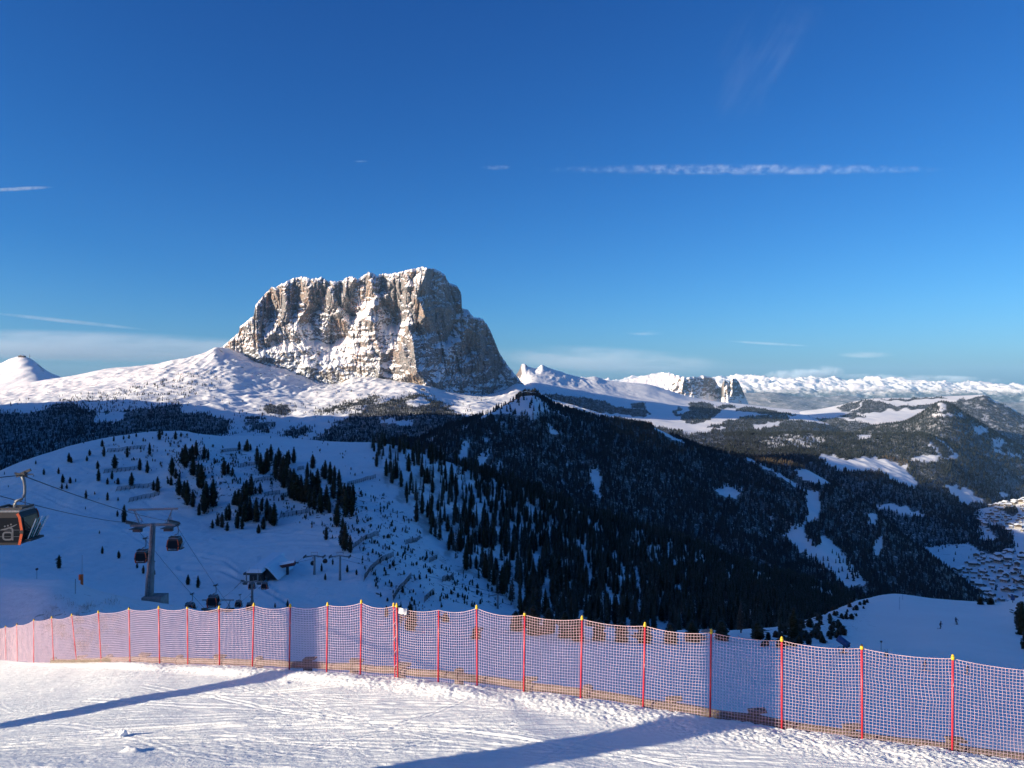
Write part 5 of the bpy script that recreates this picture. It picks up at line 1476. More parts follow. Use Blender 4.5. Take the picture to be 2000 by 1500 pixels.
        mb = MB(); mb.prism([(-.66, .22), (-.54, .22), (-.50, .34), (-.60, .46), (-.58, .37), (-.68, .33)], -.953, -.947); mb.build('emblem', M_white, e)
    return e
cab_big = make_cabin(True)
cab_small = make_cabin(False)
def put_cabin(o, grip, scale, rz, label, first=False):
    """hang a cabin so that its grip is at the given point of the rope"""
    c = o if first else copy_tree(o)
    c.scale = (scale,) * 3
    c.rotation_euler = (0, 0, rz)
    q = Matrix.Rotation(rz, 3, 'Z') @ (Vector((.40, 0, 4.15)) * scale)
    c.location = grip - q
    tag(c, label, 'gondola', 'gondola cabins of the lift beside the piste')
    return c

# pylons: head points of the two ropes
def lift_pylon(name, base, head_l, head_r, label, scale=1.0, block=True, gantry=True, group='pylons of the gondola lift'):
    """base on the snow; head_l/head_r the rope points"""
    mid = (head_l + head_r) / 2
    e = tag(empty(name, base), label, 'pylon', group)
    L = lambda p: Vector(p) - base
    top = mid + Vector((0, 0, -.15 * scale)); ax = (head_r - head_l).normalized()
    s = scale
    fwd = Vector((-ax.y, ax.x, 0)).normalized()
    t = L(top)
    foot = Vector((0, 0, -1.0))
    a = foot.lerp(t, .55)
    mb = MB(); mb.tube([foot, foot.lerp(t, .3), a], [.62 * s, .58 * s, .48 * s], 8); mb.tube([a, t], [.40 * s, .33 * s], 12)
    mb.tube([a - Vector((0, 0, .06)), a + Vector((0, 0, .06))], .54 * s, 12)
    mb.build('column', M_steel, e)
    mb = MB(); mb.bar(foot + fwd * -.68 * s + Vector((-.1, 0, 0)), t + fwd * -.4 * s, .04, .04); mb.bar(foot + fwd * -.68 * s + Vector((.25, 0, 0)), t + fwd * -.4 * s + Vector((.25, 0, 0)), .04, .04)
    n = int(max(4, t.length / .6))
    for k in range(n):
        p = (foot + fwd * -.68 * s).lerp(t + fwd * -.4 * s, (k + .5) / n)
        mb.bar(p + Vector((-.08, 0, 0)), p + Vector((.25, 0, 0)), .03, .03)
    mb.build('ladder', M_dark, e)
    if block:
        mb = MB(); mb.box((.9 * s, 0, .05), (2.6 * s, 2.4 * s, 1.5 * s)); mb.build('foundation', M_concrete, e)
    hl, hr = L(head_l), L(head_r)
    mb = MB(); mb.bar(hl - ax * .2 + Vector((0, 0, -.35 * s)), hr + ax * .2 + Vector((0, 0, -.35 * s)), .34 * s, .36 * s); mb.build('crossarm', M_steel, e)
    for h, sg in ((hl, -1), (hr, 1)):
        d = Vector((0.12 * 0, 0, 0)) + fwd
        d = Vector((d.x, d.y, -.28)).normalized()
        mb = MB(); mb.bar(h - d * 1.7 * s + Vector((0, 0, -.2 * s)), h + d * 1.7 * s + Vector((0, 0, -.2 * s)), .12 * s, .22 * s)
        sh = mb.build('sheave_beam', M_steel, e)
        for k in range(8):
            c = h + d * (-1.55 + k * .44) * s + Vector((0, 0, -.02 * s))
            mb = MB(); mb.tube([c - ax * .06 * s, c + ax * .06 * s], .19 * s, 12); mb.build('sheave', M_dark, sh)
        mb = MB(); c = h - ax * sg * .75 * s + Vector((0, 0, -.75 * s)); mb.box(c, (1.3 * s, 2.2 * s, .06)); mb.box(c + Vector((0, 0, -.25 * s)), (1.15 * s, .5 * s, .5 * s)); mb.build('catwalk', M_dark, e)
        if gantry:
            mb = MB()
            for yy in (-1.0, 1.0):
                b = c + fwd * yy * s
                mb.tube([b, b + Vector((0, 0, 1.15 * s))], .03, 6)
            for zz in (.6, 1.15): mb.bar(c + fwd * -1.0 * s + Vector((0, 0, zz * s)), c + fwd * 1.0 * s + Vector((0, 0, zz * s)), .04, .04)
            mb.build('handrail', M_steel, e)
    if gantry:
        up = Vector((0, 0, 1.75 * s))
        mb = MB(); mb.tube([hl - ax * .5 * s + up, hr + ax * .5 * s + up], .13 * s, 8)
        mb.build('gantry_beam', M_steel, e)
        for f, o_ in ((.18, -.02), (.82, .02)):
            p = hl.lerp(hr, f); q = hl.lerp(hr, f + o_ * 5)
            mb = MB(); mb.bar(p + Vector((0, 0, -.2 * s)), q + ax * (o_ * 12 * s) + up, .10 * s, .12 * s); mb.bar(p + ax * (.5 * s), q + ax * (o_ * 6 * s) + up, .05 * s, .06 * s); mb.build('gantry_leg', M_steel, e)
    return e

A_l, A_r = P(258, 1021, 104), P(340, 1019, 104)
B_l, B_r = P(400, 1189, 146), P(452, 1189, 146)
C_l, C_r = P(474, 1134, 250), P(511, 1134, 250)
base_a = low.at(290, 1180); base_a.y = 104.0; base_a.x = -.4733 * 104; base_a.z = low.height(base_a.x, 104.0)
lift_pylon('lift_pylon', base_a, A_l, A_r, 'big grey lift pylon on a concrete block, crossarm and walkways on top', 1.0)
bb = (B_l + B_r) / 2; bb = Vector((bb.x, bb.y, bb.z - 9)); lift_pylon('lift_pylon', bb, B_l, B_r, 'lift pylon whose head alone shows behind the net below the twin cabins', .95)
bc = (C_l + C_r) / 2; zc = hill.height(bc.x, bc.y); lift_pylon('lift_pylon', Vector((bc.x, bc.y, zc)), C_l, C_r, 'lift pylon standing right in front of the snow-roofed station', 1.05, gantry=False)
G_r = P(42, 928, 41)
def rope(name, pts, r, label, sag=.35):
    out = []
    for a, b in zip(pts[:-1], pts[1:]):
        for t in np.linspace(0, 1, 14, endpoint=False):
            p = a.lerp(b, float(t)); out.append(p - Vector((0, 0, 4 * sag * t * (1 - t) * (b - a).length / 60)))
    out.append(pts[-1])
    mb = MB(); mb.tube(out, r, 6)
    return tag(mb.build(name, M_cable, None, True), label, 'cable', 'hauling cables of the gondola lift')
E_r = G_r + (G_r - A_r) * .9; E_r.z = G_r.z + (E_r - G_r).length * .10
E_l = P(-80, 946, 40.0); E_l2 = E_l + (E_l - A_l) * .6
D_l, D_r = P(488, 1108, 300), P(503, 1108, 300)
rope('haul_cable', [E_r, G_r, A_r, B_r, C_r, D_r], .026, 'upper dark haul cable carrying the big cabin to the right end of the crossarm')
rope('haul_cable', [E_l2, E_l, A_l, B_l, C_l, D_l], .026, 'lower dark haul cable running to the left end of the crossarm')
put_cabin(cab_big, G_r, .86, 0.05, 'large black and orange gondola cabin with grey letter mark, cut by the picture edge', True)
put_cabin(cab_small, A_r.lerp(A_l, -.03) + Vector((.35, .1, .05)) + Vector((-.15, 0, -.55)), .80, 0.06, 'black and orange cabin just right of the big pylon column, white lettering below', True)
def on_rope(a, b, y):
    t = (y - a.y) / (b.y - a.y)
    p = a.lerp(b, t); return p - Vector((0, 0, 4 * .35 * t * (1 - t) * (b - a).length / 60))
put_cabin(cab_small, on_rope(A_l, B_l, 109.5), .80, .10, 'black and orange cabin half hidden behind the big pylon column')
put_cabin(cab_small, on_rope(A_r, B_r, 131), .85, .06, 'black and orange cabin hanging lower down, bigger one of the pair above the net')
put_cabin(cab_small, on_rope(A_l, B_l, 136), .80, .10, 'black and orange cabin dipping behind the brow, smaller one of the pair above the net')
put_cabin(cab_small, P(468, 1162, 252) + Vector((0, 0, 0)), .95, .1, 'small dark cabin left of the station pylon, near the net')
put_cabin(cab_small, C_l + Vector((1.3, 6, -.35)), .95, .1, 'small dark cabin under the left arm of the station pylon')
put_cabin(cab_small, C_r + Vector((-.6, 6, -.35)), .95, .1, 'small dark cabin under the right arm of the station pylon')
put_cabin(cab_small, P(490, 1166, 215), .85, .1, 'dark cabin roof just showing above the net at the foot of the station pylon')
put_cabin(cab_small, P(440, 1190, 150), .82, .1, 'dark cabin behind the net under the half hidden pylon head')
put_cabin(cab_small, P(476, 1204, 190), .82, .1, 'small dark cabin behind the net right of the half hidden pylon head')

# second lift beyond the station: slim T pylons and round cabins
def t_pylon(ub, vb, vt, label):
    b = hill.at(ub, vb); h = (vb - vt) / F * b.y
    e = tag(empty('slim_lift_pylon', b), label, 'pylon', 'slim pylons of the farther lift')
    mb = MB(); mb.tube([(0, 0, -1), (.1, 0, h)], [.55, .36], 10); mb.build('column', M_steel, e, True)
    mb = MB(); mb.bar((-4.0, 0, h - .5), (0, 0, h + .2), .4, .45); mb.bar((0, 0, h + .2), (4.0, 0, h - .5), .4, .45); mb.build('crossarm', M_steel, e)
    for s in (-1, 1):
        mb = MB(); mb.bar((4 * s, -2, h - .4), (4 * s, 2, h - .4), .3, .4)
        for k in range(5): mb.tube([(4 * s - .12, -1.8 + .9 * k, h - .1), (4 * s + .12, -1.8 + .9 * k, h - .1)], .35, 8)
        mb.build('sheave_train', M_dark, e)
        mb = MB(); mb.bar((1.2 * s, 0, h + .1), (1.4 * s, 0, h + 1.5), .12, .12); mb.bar((-1.4, 0, h + 1.5), (1.4, 0, h + 1.5), .12, .12); mb.build('gantry', M_steel, e)
    return b, h
t1, h1 = t_pylon(614, 1122, 1086, 'slim grey lift pylon closer to the station, round cabin under its left arm')
t2, h2_ = t_pylon(664, 1133, 1086, 'slim grey lift pylon farther from the station, beyond the first')
t3, h3 = t_pylon(972, 1189, 1162, 'slim dark lift pylon standing alone at the foot of the dense wood')
def round_cabin():
    e = empty('round_cabin')
    mb = MB(); mb.tube([(0, 0, 0), (0, 0, .15), (0, 0, .8), (0, 0, 1.6), (0, 0, 2.1), (0, 0, 2.25)], [.6, .95, 1.2, 1.1, .6, .1], 12); mb.build('cabin_shell', M_body, e, True)
    mb = MB(); mb.tube([(0, 0, .85), (0, 0, 1.0), (0, 0, 1.5)], [1.215, 1.2, 1.12], 12, False); mb.build('window', M_glass, e, True)
    mb = MB(); mb.tube([(0, 0, 2.2), (.1, 0, 2.8), (0, 0, 3.7)], .08, 6); mb.build('hanger', M_steel, e)
    mb = MB(); mb.box((0, 0, 3.75), (.7, .3, .25)); mb.build('grip', M_dark, e)
    return e
rc = round_cabin()
for k, (u, v, y, lab) in enumerate(((611, 1104, t1.y + 2, 'round dark cabin tucked against the nearer slim pylon'), (635, 1100, t1.y - 2, 'round dark cabin hanging between the two slim pylons'),
                                   (766, 1125, 355, 'tiny round cabin over the slope, first of the two below the barriers'), (781, 1126, 358, 'tiny round cabin over the slope, second of the two below the barriers'))):
    o = rc if k == 0 else copy_tree(rc)
    o.location = P(u, v, y); o.scale = (.85,) * 3
    tag(o, lab, 'gondola', 'round cabins of the farther lift')

# station: snow-roofed hall and drum-shaped drive house
st = hill.at(494, 1140)
e = tag(empty('lift_station', st), 'snow-roofed lift station with a dark gable opening on the flat', 'building')
def SP(u, v, y): return P(u, v, y) - st
y0 = st.y
k = y0 / F
mb = MB()
gx0, gx1 = -11 * k - 0, 22 * k
mb.prism([(-10 * k, -1), (17 * k, -1), (17 * k, 24 * k), (-10 * k, 24 * k)], 2, 26); mb.build('hall', M_body, e)
mb = MB(); mb.prism([(-12 * k, 22 * k), (19 * k, 22 * k), (17 * k, 29 * k), (-7 * k, 29 * k)], -1, 30); mb.build('roof', M_snowcap, e)
mb = MB(); mb.prism([(17 * k, 6 * k), (42 * k, 2 * k), (34 * k, 12 * k), (24 * k, 24 * k), (17 * k, 28 * k)], 4, 20); mb.build('gable_shed', M_body, e)
mb = MB(); mb.prism([(17 * k, 28.5 * k), (24 * k, 25 * k), (35 * k, 13 * k), (44 * k, 2.5 * k), (46 * k, 4 * k), (36 * k, 16 * k), (25 * k, 28 * k), (17 * k, 31 * k)], 3, 24); mb.build('shed_roof', M_snowcap, e)
mb = MB(); mb.box((0, 0, 20 * k), (34 * k, 2.4, .7)); mb.build('entry_beam', M_dark, e)
for s in (-1, 1):
    mb = MB(); mb.tube([(s * 11 * k, -1, -2), (s * 11 * k, -1, 20 * k)], .3, 8); mb.build('support', M_steel, e)
mb = MB()
for a, b in (((-20, 2), (-30, -40)), ((26, -10), (10, -34)), ((-30, -40), (10, -34))):
    pa, pb = Vector((a[0] * k, -2, (a[1]) * k * .2)), Vector((b[0] * k, b[1] * .9, b[1] * k * .55))
    for q in np.linspace(0, 1, 7): mb.tube([pa.lerp(pb, float(q)) - Vector((0, 0, .6)), pa.lerp(pb, float(q)) + Vector((0, 0, 1.2))], .07, 5)
    mb.bar(pa + Vector((0, 0, 1.1)), pb + Vector((0, 0, 1.1)), .08, .12)
tag(mb.build('station_railing', M_dark), 'dark railing closing off the trough in front of the station', 'railing').location = st
M_redpaint = plain('faded_red', (.20, .035, .03), .6)
d0 = hill.at(560, 1122)
e = tag(empty('drive_house', d0), 'long drum-shaped drive house of the second lift, snow on its back, on one leg', 'building')
k = d0.y / F
mb = MB(); mb.tube([(1.5 * k, 0, -1), (1.5 * k, 0, 16 * k)], .6, 10); mb.build('leg', M_dark, e)
def drum(z0, zsc, r0, r1): return None
a_, b_ = Vector((-30 * k, 0, 14 * k)), Vector((17 * k, 0, 23 * k))
mb = MB(); mb.tube([a_, a_.lerp(b_, .06), a_.lerp(b_, .94), b_], [3.2 * k, 5.4 * k, 5.4 * k, 3.2 * k], 14); mb.build('housing', M_redpaint, e, True)
mb = MB()
vs = [];
for t in np.linspace(.02, .98, 12):
    c = a_.lerp(b_, float(t))
    for g in np.linspace(-1.3, 1.3, 7): vs.append((c.x, c.y + 5.7 * k * math.sin(g), c.z + 5.9 * k * math.cos(g)))
mb.add(vs, [(i * 7 + j, i * 7 + j + 1, (i + 1) * 7 + j + 1, (i + 1) * 7 + j) for i in range(11) for j in range(6)])
mb.build('snow_cover', M_snowcap, e, True)
mb = MB(); mb.bar(b_, b_ + Vector((6 * k, 0, -.5 * k)), .3, .4); mb.build('guide_arm', M_dark, e)
for s in (-1, 1):
    pts = [d0 + Vector((17 * k, s * 2, 21 * k)), t1 + Vector((4 * s, 0, h1)), t2 + Vector((4 * s, 0, h2_)), P(790, 1118, 352) + Vector((4 * s, 0, 0)), t3 + Vector((4 * s, 0, h3))]
    rope('haul_cable', pts, .05, 'thin cable of the farther lift, ' + ('left strand' if s < 0 else 'right strand') + ' over the slim pylons', .2)

# ---- avalanche barriers
def BZ1(*p): return [(x / 2.857, 820 + y / 2.857) for x, y in p]
def BZ8(*p): return [(400 + x / 3.333, 820 + y / 3.333) for x, y in p]
BARS = [(BZ1((598, 172), (700, 160), (806, 152)), 'topmost long avalanche barrier on the open hill, trees in front of it'), (BZ1((580, 290), (680, 280), (772, 268)), 'long avalanche barrier below the topmost one, a round pine above it'),
        (BZ1((650, 388), (750, 375), (850, 362)), 'long avalanche barrier third down the open hill, ending at a tall pine'), (BZ1((720, 452), (800, 432), (887, 412)), 'lowest avalanche barrier of the open hill, tilted, no tree before it'),
        (BZ1((1232, 178), (1290, 168), (1336, 162)), 'short barrier near the crest beside two dark pines'), (BZ1((1340, 256), (1400, 248), (1440, 246)), 'short barrier on the crest slope below the pair of pines'), (BZ1((1420, 340), (1470, 332), (1522, 324)), 'bent barrier in the middle of the long tree band'),
        (BZ1((1475, 422), (1520, 412), (1560, 406)), 'short barrier between the two tree clumps, left piece of two'), (BZ1((1566, 424), (1615, 418)), 'short barrier between the two tree clumps, right piece of two'), (BZ1((1562, 540), (1640, 525), (1728, 510)), 'long barrier on bare snow under the tree band'),
        (BZ1((1660, 274), (1695, 268)), 'very short barrier showing through the tree band near the crest'), (BZ8((928, 418), (1000, 400), (1060, 380), (1112, 368)), 'curved barrier under the smooth crest snow, left of the dense wood'),
        (BZ8((968, 825), (1010, 795), (1070, 765), (1132, 745)), 'rising barrier at the wood edge above the long curved one'), (BZ8((1038, 1035), (1070, 985), (1130, 930), (1228, 882)), 'long curved barrier sweeping up the slope beside the slim pylons'), (BZ8((1228, 1165), (1290, 1085), (1342, 1022)), 'steep barrier climbing the slope near the two tiny cabins'),
        (BZ8((1430, 1178), (1492, 1130)), 'short low barrier just above the net at the wood foot'), (BZ8((1308, 802), (1402, 766)), 'barrier crossing a gap inside the upper wood'), (BZ8((1462, 918), (1512, 896)), 'short barrier in a gap of the lower wood'), (BZ8((1545, 1048), (1618, 1012)), 'barrier at the bottom of the wood by the thin larches')]
M_bar = plain('old_timber_grey', (.055, .045, .038), .9, vary=.3, scale=1)
post_me = None
mbp = MB(); mbp.bar((0, 0, -.5), (0, .75, 2.3), .16, .16); mbp.bar((0, -1.4, -.4), (0, .45, 1.4), .12, .12); post_me = mbp.mesh('barrier_support', M_bar)
for pts, lab in BARS:
    ws = [hill.at(u, v + 3) for u, v in pts]
    # resample along the ground
    seg = [0]
    for a, b in zip(ws[:-1], ws[1:]): seg.append(seg[-1] + (b - a).length)
    n = max(4, int(seg[-1] / 2.4))
    P_ = []
    for k in range(n + 1):
        d = seg[-1] * k / n
        i = min(len(ws) - 2, max(0, int(np.searchsorted(seg, d) - 1)))
        t = (d - seg[i]) / max(1e-6, seg[i + 1] - seg[i])
        p = ws[i].lerp(ws[i + 1], t); p.z = hill.height(p.x, p.y); P_.append(p)
    e = tag(empty('avalanche_barrier', P_[0]), lab, 'snow fence', 'avalanche barriers on the lift hill')
    for p in P_:
        o = link('support', post_me, e); o.location = p - P_[0]
    for q in range(5):
        mb = MB()
        f = .15 + .21 * q
        off = Vector((0, .75 * f - .09, 2.4 * f + .1))
        for a, b in zip(P_[:-1], P_[1:]): mb.bar(a - P_[0] + off, b - P_[0] + off, .09, .2)
        mb.build('rail', M_bar, e)
    mb = MB()
    for a, b in zip(P_[:-1], P_[1:]): mb.bar(a - P_[0] + Vector((0, .85, 2.55)), b - P_[0] + Vector((0, .85, 2.55)), .22, .08)
    mb.build('snow_ledge', M_snowcap, e)

# ---- small gear on the slope below
M_hydrant = plain('orange_padding', (.75, .13, .03), .6)
b = low.at(160, 1139); k = b.y / F
e = tag(empty('snow_lance', b), 'orange padded snow lance with a tall thin pole', 'snow lance')
mb = MB(); mb.tube([(0, 0, -.3), (0, 0, 1.35)], .17, 10); mb.build('padding', M_hydrant, e); mb = MB(); mb.box((-.2, -.1, 1.0), (.22, .3, .7)); mb.build('valve_box', M_hydrant, e)
mb = MB(); mb.tube([(0, 0, 1.3), (.05, 0, 3.9)], [.035, .02], 6); mb.build('pole', M_steel, e)
b = low.at(72, 1131)
e = tag(empty('signal_post', b), 'thin grey post with a small round head far left on the snow brow', 'post')
mb = MB(); mb.tube([(0, 0, -.3), (0, 0, 1.3)], .03, 6); mb.build('pole', M_steel, e); mb = MB(); mb.tube([(0, -.1, 1.35), (0, .1, 1.35)], .15, 10); mb.build('head', M_dark, e)
def stake(sheet, u, v, h, mat, lab, grp='thin marker stakes on the snow'):
    b = sheet.at(u, v)
    mb = MB(); mb.tube([(0, 0, -.4), (0.02, 0, h)], .03, 6)
    o = mb.build('marker_stake', mat); o.location = b
    tag(o, lab, 'stake', grp)
M_bluepaint = plain('blue_paint', (.012, .055, .17), .45)
stake(low, 147, 1160, 1.75, M_dark, 'thin dark stake on the brow left of the orange snow lance')
stake(low, 1757, 1191, 3.6, M_bluepaint, 'thin blue piste stake, lower of two by the brow peak')
stake(low, 1763, 1172, 2.0, M_bluepaint, 'thin blue piste stake, upper of two right on the brow')
# blue snow gun and a small lamp post on the far piste
b = low.at(1648, 1276); k = b.y / F
e = tag(empty('snow_gun', b), 'blue fan snow gun tilted up on a dark stand beside the far piste', 'snow gun')
mb = MB(); mb.tube([(-.75, .5, 2.25), (-.5, .35, 2.08), (.25, -.1, 1.55), (.6, -.35, 1.3)], [.50, .54, .48, .52], 16); mb.build('fan_barrel', M_bluepaint, e, True)
mb = MB(); mb.tube([(.56, -.31, 1.29), (.6, -.33, 1.26)], .5, 16); mb.tube([(.3, -.1, 1.5), (.75, -.4, 1.15)], .2, 10); mb.build('nozzle_ring', M_black, e)
mb = MB(); mb.tube([(0, 0, -.4), (0, 0, 1.4)], .14, 8); mb.bar((-.7, 0, .1), (.7, 0, .1), .12, .12); mb.bar((0, -.7, .1), (0, .7, .1), .12, .12); mb.bar((-.8, .1, .4), (-.8, .1, 1.0), .06, .06); mb.bar((-.8, .1, .95), (0, .1, .95), .06, .06); mb.build('stand', M_dark, e)
b = low.at(1721, 1271)
e = tag(empty('signal_post', b), 'short post with a dark heart-shaped head on the far piste', 'post')
mb = MB(); mb.tube([(0, 0, -.3), (0, 0, 1.3)], .035, 6); mb.build('pole', M_dark, e); mb = MB(); mb.prism([(-.2, .18), (0, -.15), (.2, .18), (.1, .28), (0, .2), (-.1, .28)], -.06, .06); o = mb.build('head', M_dark, e); o.location = (0, 0, 1.35)
b = low.at(1731, 1283)
e = tag(empty('hydrant_box', b), 'small dark hydrant with two prongs half behind the net top', 'hydrant')
mb = MB(); mb.box((0, 0, .3), (.35, .3, .7)); mb.build('box', M_dark, e)
for s in (-1, 1):
    mb = MB(); mb.tube([(s * .1, 0, .6), (s * .22, 0, 1.15)], .03, 6); mb.build('prong', M_steel, e)
b = low.at(1978, 1177)
e = tag(empty('snow_gun_tower', b), 'blue covered snow gun standing on the far brow beside the dark bush', 'snow gun')
mb = MB(); mb.tube([(0, 0, -.3), (0, 0, .9)], .12, 8); mb.build('stand', M_dark, e); mb = MB(); mb.tube([(0, 0, .7), (0, 0, .8), (0, 0, 1.9), (0, 0, 2.1)], [.3, .55, .6, .3], 10); mb.build('cover', M_bluepaint, e); mb = MB(); mb.box((-.2, 0, 2.4), (.5, .4, .35)); mb.build('head', M_bluepaint, e)

# ================================================================== SHRUBS AND TREES BELOW THE NET
def shrub(sheet, u, v, h, label, group, wide=1.0, kind=None):
    p = sheet.at(u, v)
    H = h / F * p.y
    e = empty('mountain_pine_bush', p - Vector((0, 0, .1 * H)), random.uniform(0, 6.28))
    e.scale = (H * wide, H * wide, H)
    link('trunk', TRUNK, e); link('foliage', random.choice(SHRUB)[0], e)
    tag(e, None, 'bush', group)
    if label.startswith('low dark pine bush'): label_later(e, label + (', top' if v < 1190 else ', upper part' if v < 1210 else ', middle' if v < 1232 else ', lower part' if v < 1240 else ', near foot' if v < 1252 else ', foot'), u)
    else: e['label'] = label
r3 = random.Random(11)
poly = [(1490, 1250), (1545, 1222), (1600, 1196), (1650, 1176), (1692, 1172), (1700, 1184), (1668, 1208), (1655, 1236), (1620, 1256), (1560, 1268), (1490, 1266)]
n = 0
while n < 85:
    u, v = r3.uniform(1480, 1705), r3.uniform(1168, 1270)
    if not inpoly(np.array([u]), np.array([v]), poly)[0]: continue
    shrub(low, u, v, r3.uniform(8, 17) * (1.25 if v > 1225 else .75), 'low dark pine bush on the bank by far piste', 'dwarf pines on the bank by the far piste', r3.uniform(1.7, 2.7)); n += 1
for u, v, h, w, lab in ((1008, 1232, 34, 1.1, 'dark bush behind the net, tops showing between the tenth and eleventh pole from the right'), (1042, 1240, 52, 1.0, 'big dark bush straddling a net pole just right of the picture middle'), (1072, 1238, 44, 1.0, 'dark bush right of the big one behind the net'),
                        (1104, 1246, 46, 1.0, 'dark bush left of a red pole, low on the slope behind the net'), (1128, 1252, 40, 1.1, 'squat dark bush touching a red pole behind the net'), (802, 1232, 46, .8, 'round brown bush behind the net right of the white cloth scrap'),
                        (930, 1248, 22, 1.3, 'low bush behind a red pole right of the larger brown bush'), (1170, 1250, 36, 1.2, 'dark bush behind the net between two red poles, right of the squat one'), (1215, 1254, 34, 1.3, 'low dark bush behind the net edge beside a red pole'), (1260, 1256, 40, 1.1, 'dark bush behind a red pole under the steep wood'),
                        (1310, 1256, 34, 1.3, 'wide dark bush along the net top under the steep wood'), (1352, 1254, 38, 1.2, 'dark bush left of the grey boulder'), (1410, 1250, 34, 1.3, 'dark bush between the boulder and the bare larch'), (1480, 1248, 32, 1.3, 'low dark bush right of the bare larch'), (870, 1215, 16, 1.5, 'flat bush behind the net near the single pole without a cap'),
                        (1996, 1240, 58, .6, 'large dark bush cut by the right picture edge on the far piste side'), (1990, 1222, 40, .65, 'smaller dark bush above the large one at the picture edge'), (2004, 1268, 36, .8, 'low dark bush below the large one at the picture edge'),
                        (1915, 1181, 14, 1.5, 'small bush on the far brow under the village'), (1935, 1181, 12, 1.8, 'flat bush on the far brow, right of its small neighbour')):
    shrub(low, u, v, h * 1.25, lab, 'bushes on the shaded slope below the net', w * 1.5)
def low_tree(kind, u, v, h, lab, wide=1.0):
    p = low.at(u, v); t = tree(kind, p - Vector((0, 0, .1)), h / F * p.y, wide); tag(t, lab, 'tree', 'trees on the slope below the net')
low_tree('larch', 1447, 1236, 66, 'bare brownish larch standing alone behind the net, left of the dark spruce', 1.6)
low_tree('spruce', 1523, 1240, 60, 'slim pointed spruce just left of the big dark spruce', .8)
low_tree('pine', 1550, 1254, 72, 'big dark spruce rising behind the net by the yellow-capped pole', 1.5)
low_tree('pine', 1210, 1250, 46, 'dark pine rising over the net at the foot of the steep wood', 1.1)
low_tree('larch', 783, 1222, 50, 'thin greyish larch just above the white cloth scrap', 1.2)
low_tree('larch', 812, 1218, 40, 'small bare larch right of the thin greyish one', 1.4)
low_tree('pine', 755, 1205, 24, 'small dark pine peeping over the net left of the doubled pole', 1.2)
# boulder
bm = bmesh.new(); bmesh.ops.create_icosphere(bm, subdivisions=3, radius=1)
for v in bm.verts:
    n_ = float(fbm(np.array([v.co.x * 1.1 + 3]), np.array([v.co.y * 1.1 + v.co.z]), 3, 5)[0]); v.co *= 1 + .5 * n_; v.co.z *= .75
me = bpy.data.meshes.new('boulder'); bm.to_mesh(me); bm.free()
b = low.at(1383, 1236)
tag(link('boulder', me, None, plain('boulder_stone', (.3, .28, .26), .9, vary=.3, scale=1)), 'pale grey boulder with bushes round it behind the net', 'boulder')
bpy.data.objects['boulder'].location = b; bpy.data.objects['boulder'].scale = (1.1, .9, .9)
# dry grass poking through the mound on the left
def grass():
    V, Fc = [], []
    r = np.random.default_rng(3)
    for k in range(1500):
        if k % 40 == 0: cu, cv = r.uniform(95, 235), r.uniform(1165, 1272)
        p = low.at(cu + r.normal(0, 7), cv + r.normal(0, 4)); h = r.uniform(.15, .5); a = r.uniform(0, 6.28); d = r.uniform(0, .25)
        b = len(V); w = .012
        V += [(p.x - w, p.y, p.z - .05), (p.x + w, p.y, p.z - .05), (p.x + d * math.cos(a), p.y + d * math.sin(a), p.z + h)]
        Fc.append((b, b + 1, b + 2))
    tag(link('dry_grass', mesh_np('dry_grass', V, Fc, False, [plain('dry_stalks', (.16, .11, .06), .9)])), kind='stuff')
grass()
# snow clod lying on the piste
bm = bmesh.new(); bmesh.ops.create_icosphere(bm, subdivisions=3, radius=.075)
for v in bm.verts:
    n_ = float(fbm(np.array([v.co.x * 14 + 3]), np.array([v.co.y * 14 + v.co.z * 9]), 3, 5)[0]); v.co *= 1 + .9 * n_
me = bpy.data.meshes.new('snow_clod'); bm.to_mesh(me); bm.free()
c = piste_at(240, 1440)
o = tag(link('snow_clod', me, None, M_snowcap), 'small snow lump lying alone on the piste near the left picture edge', 'snow lump'); o.location = c + Vector((0, 0, .04))

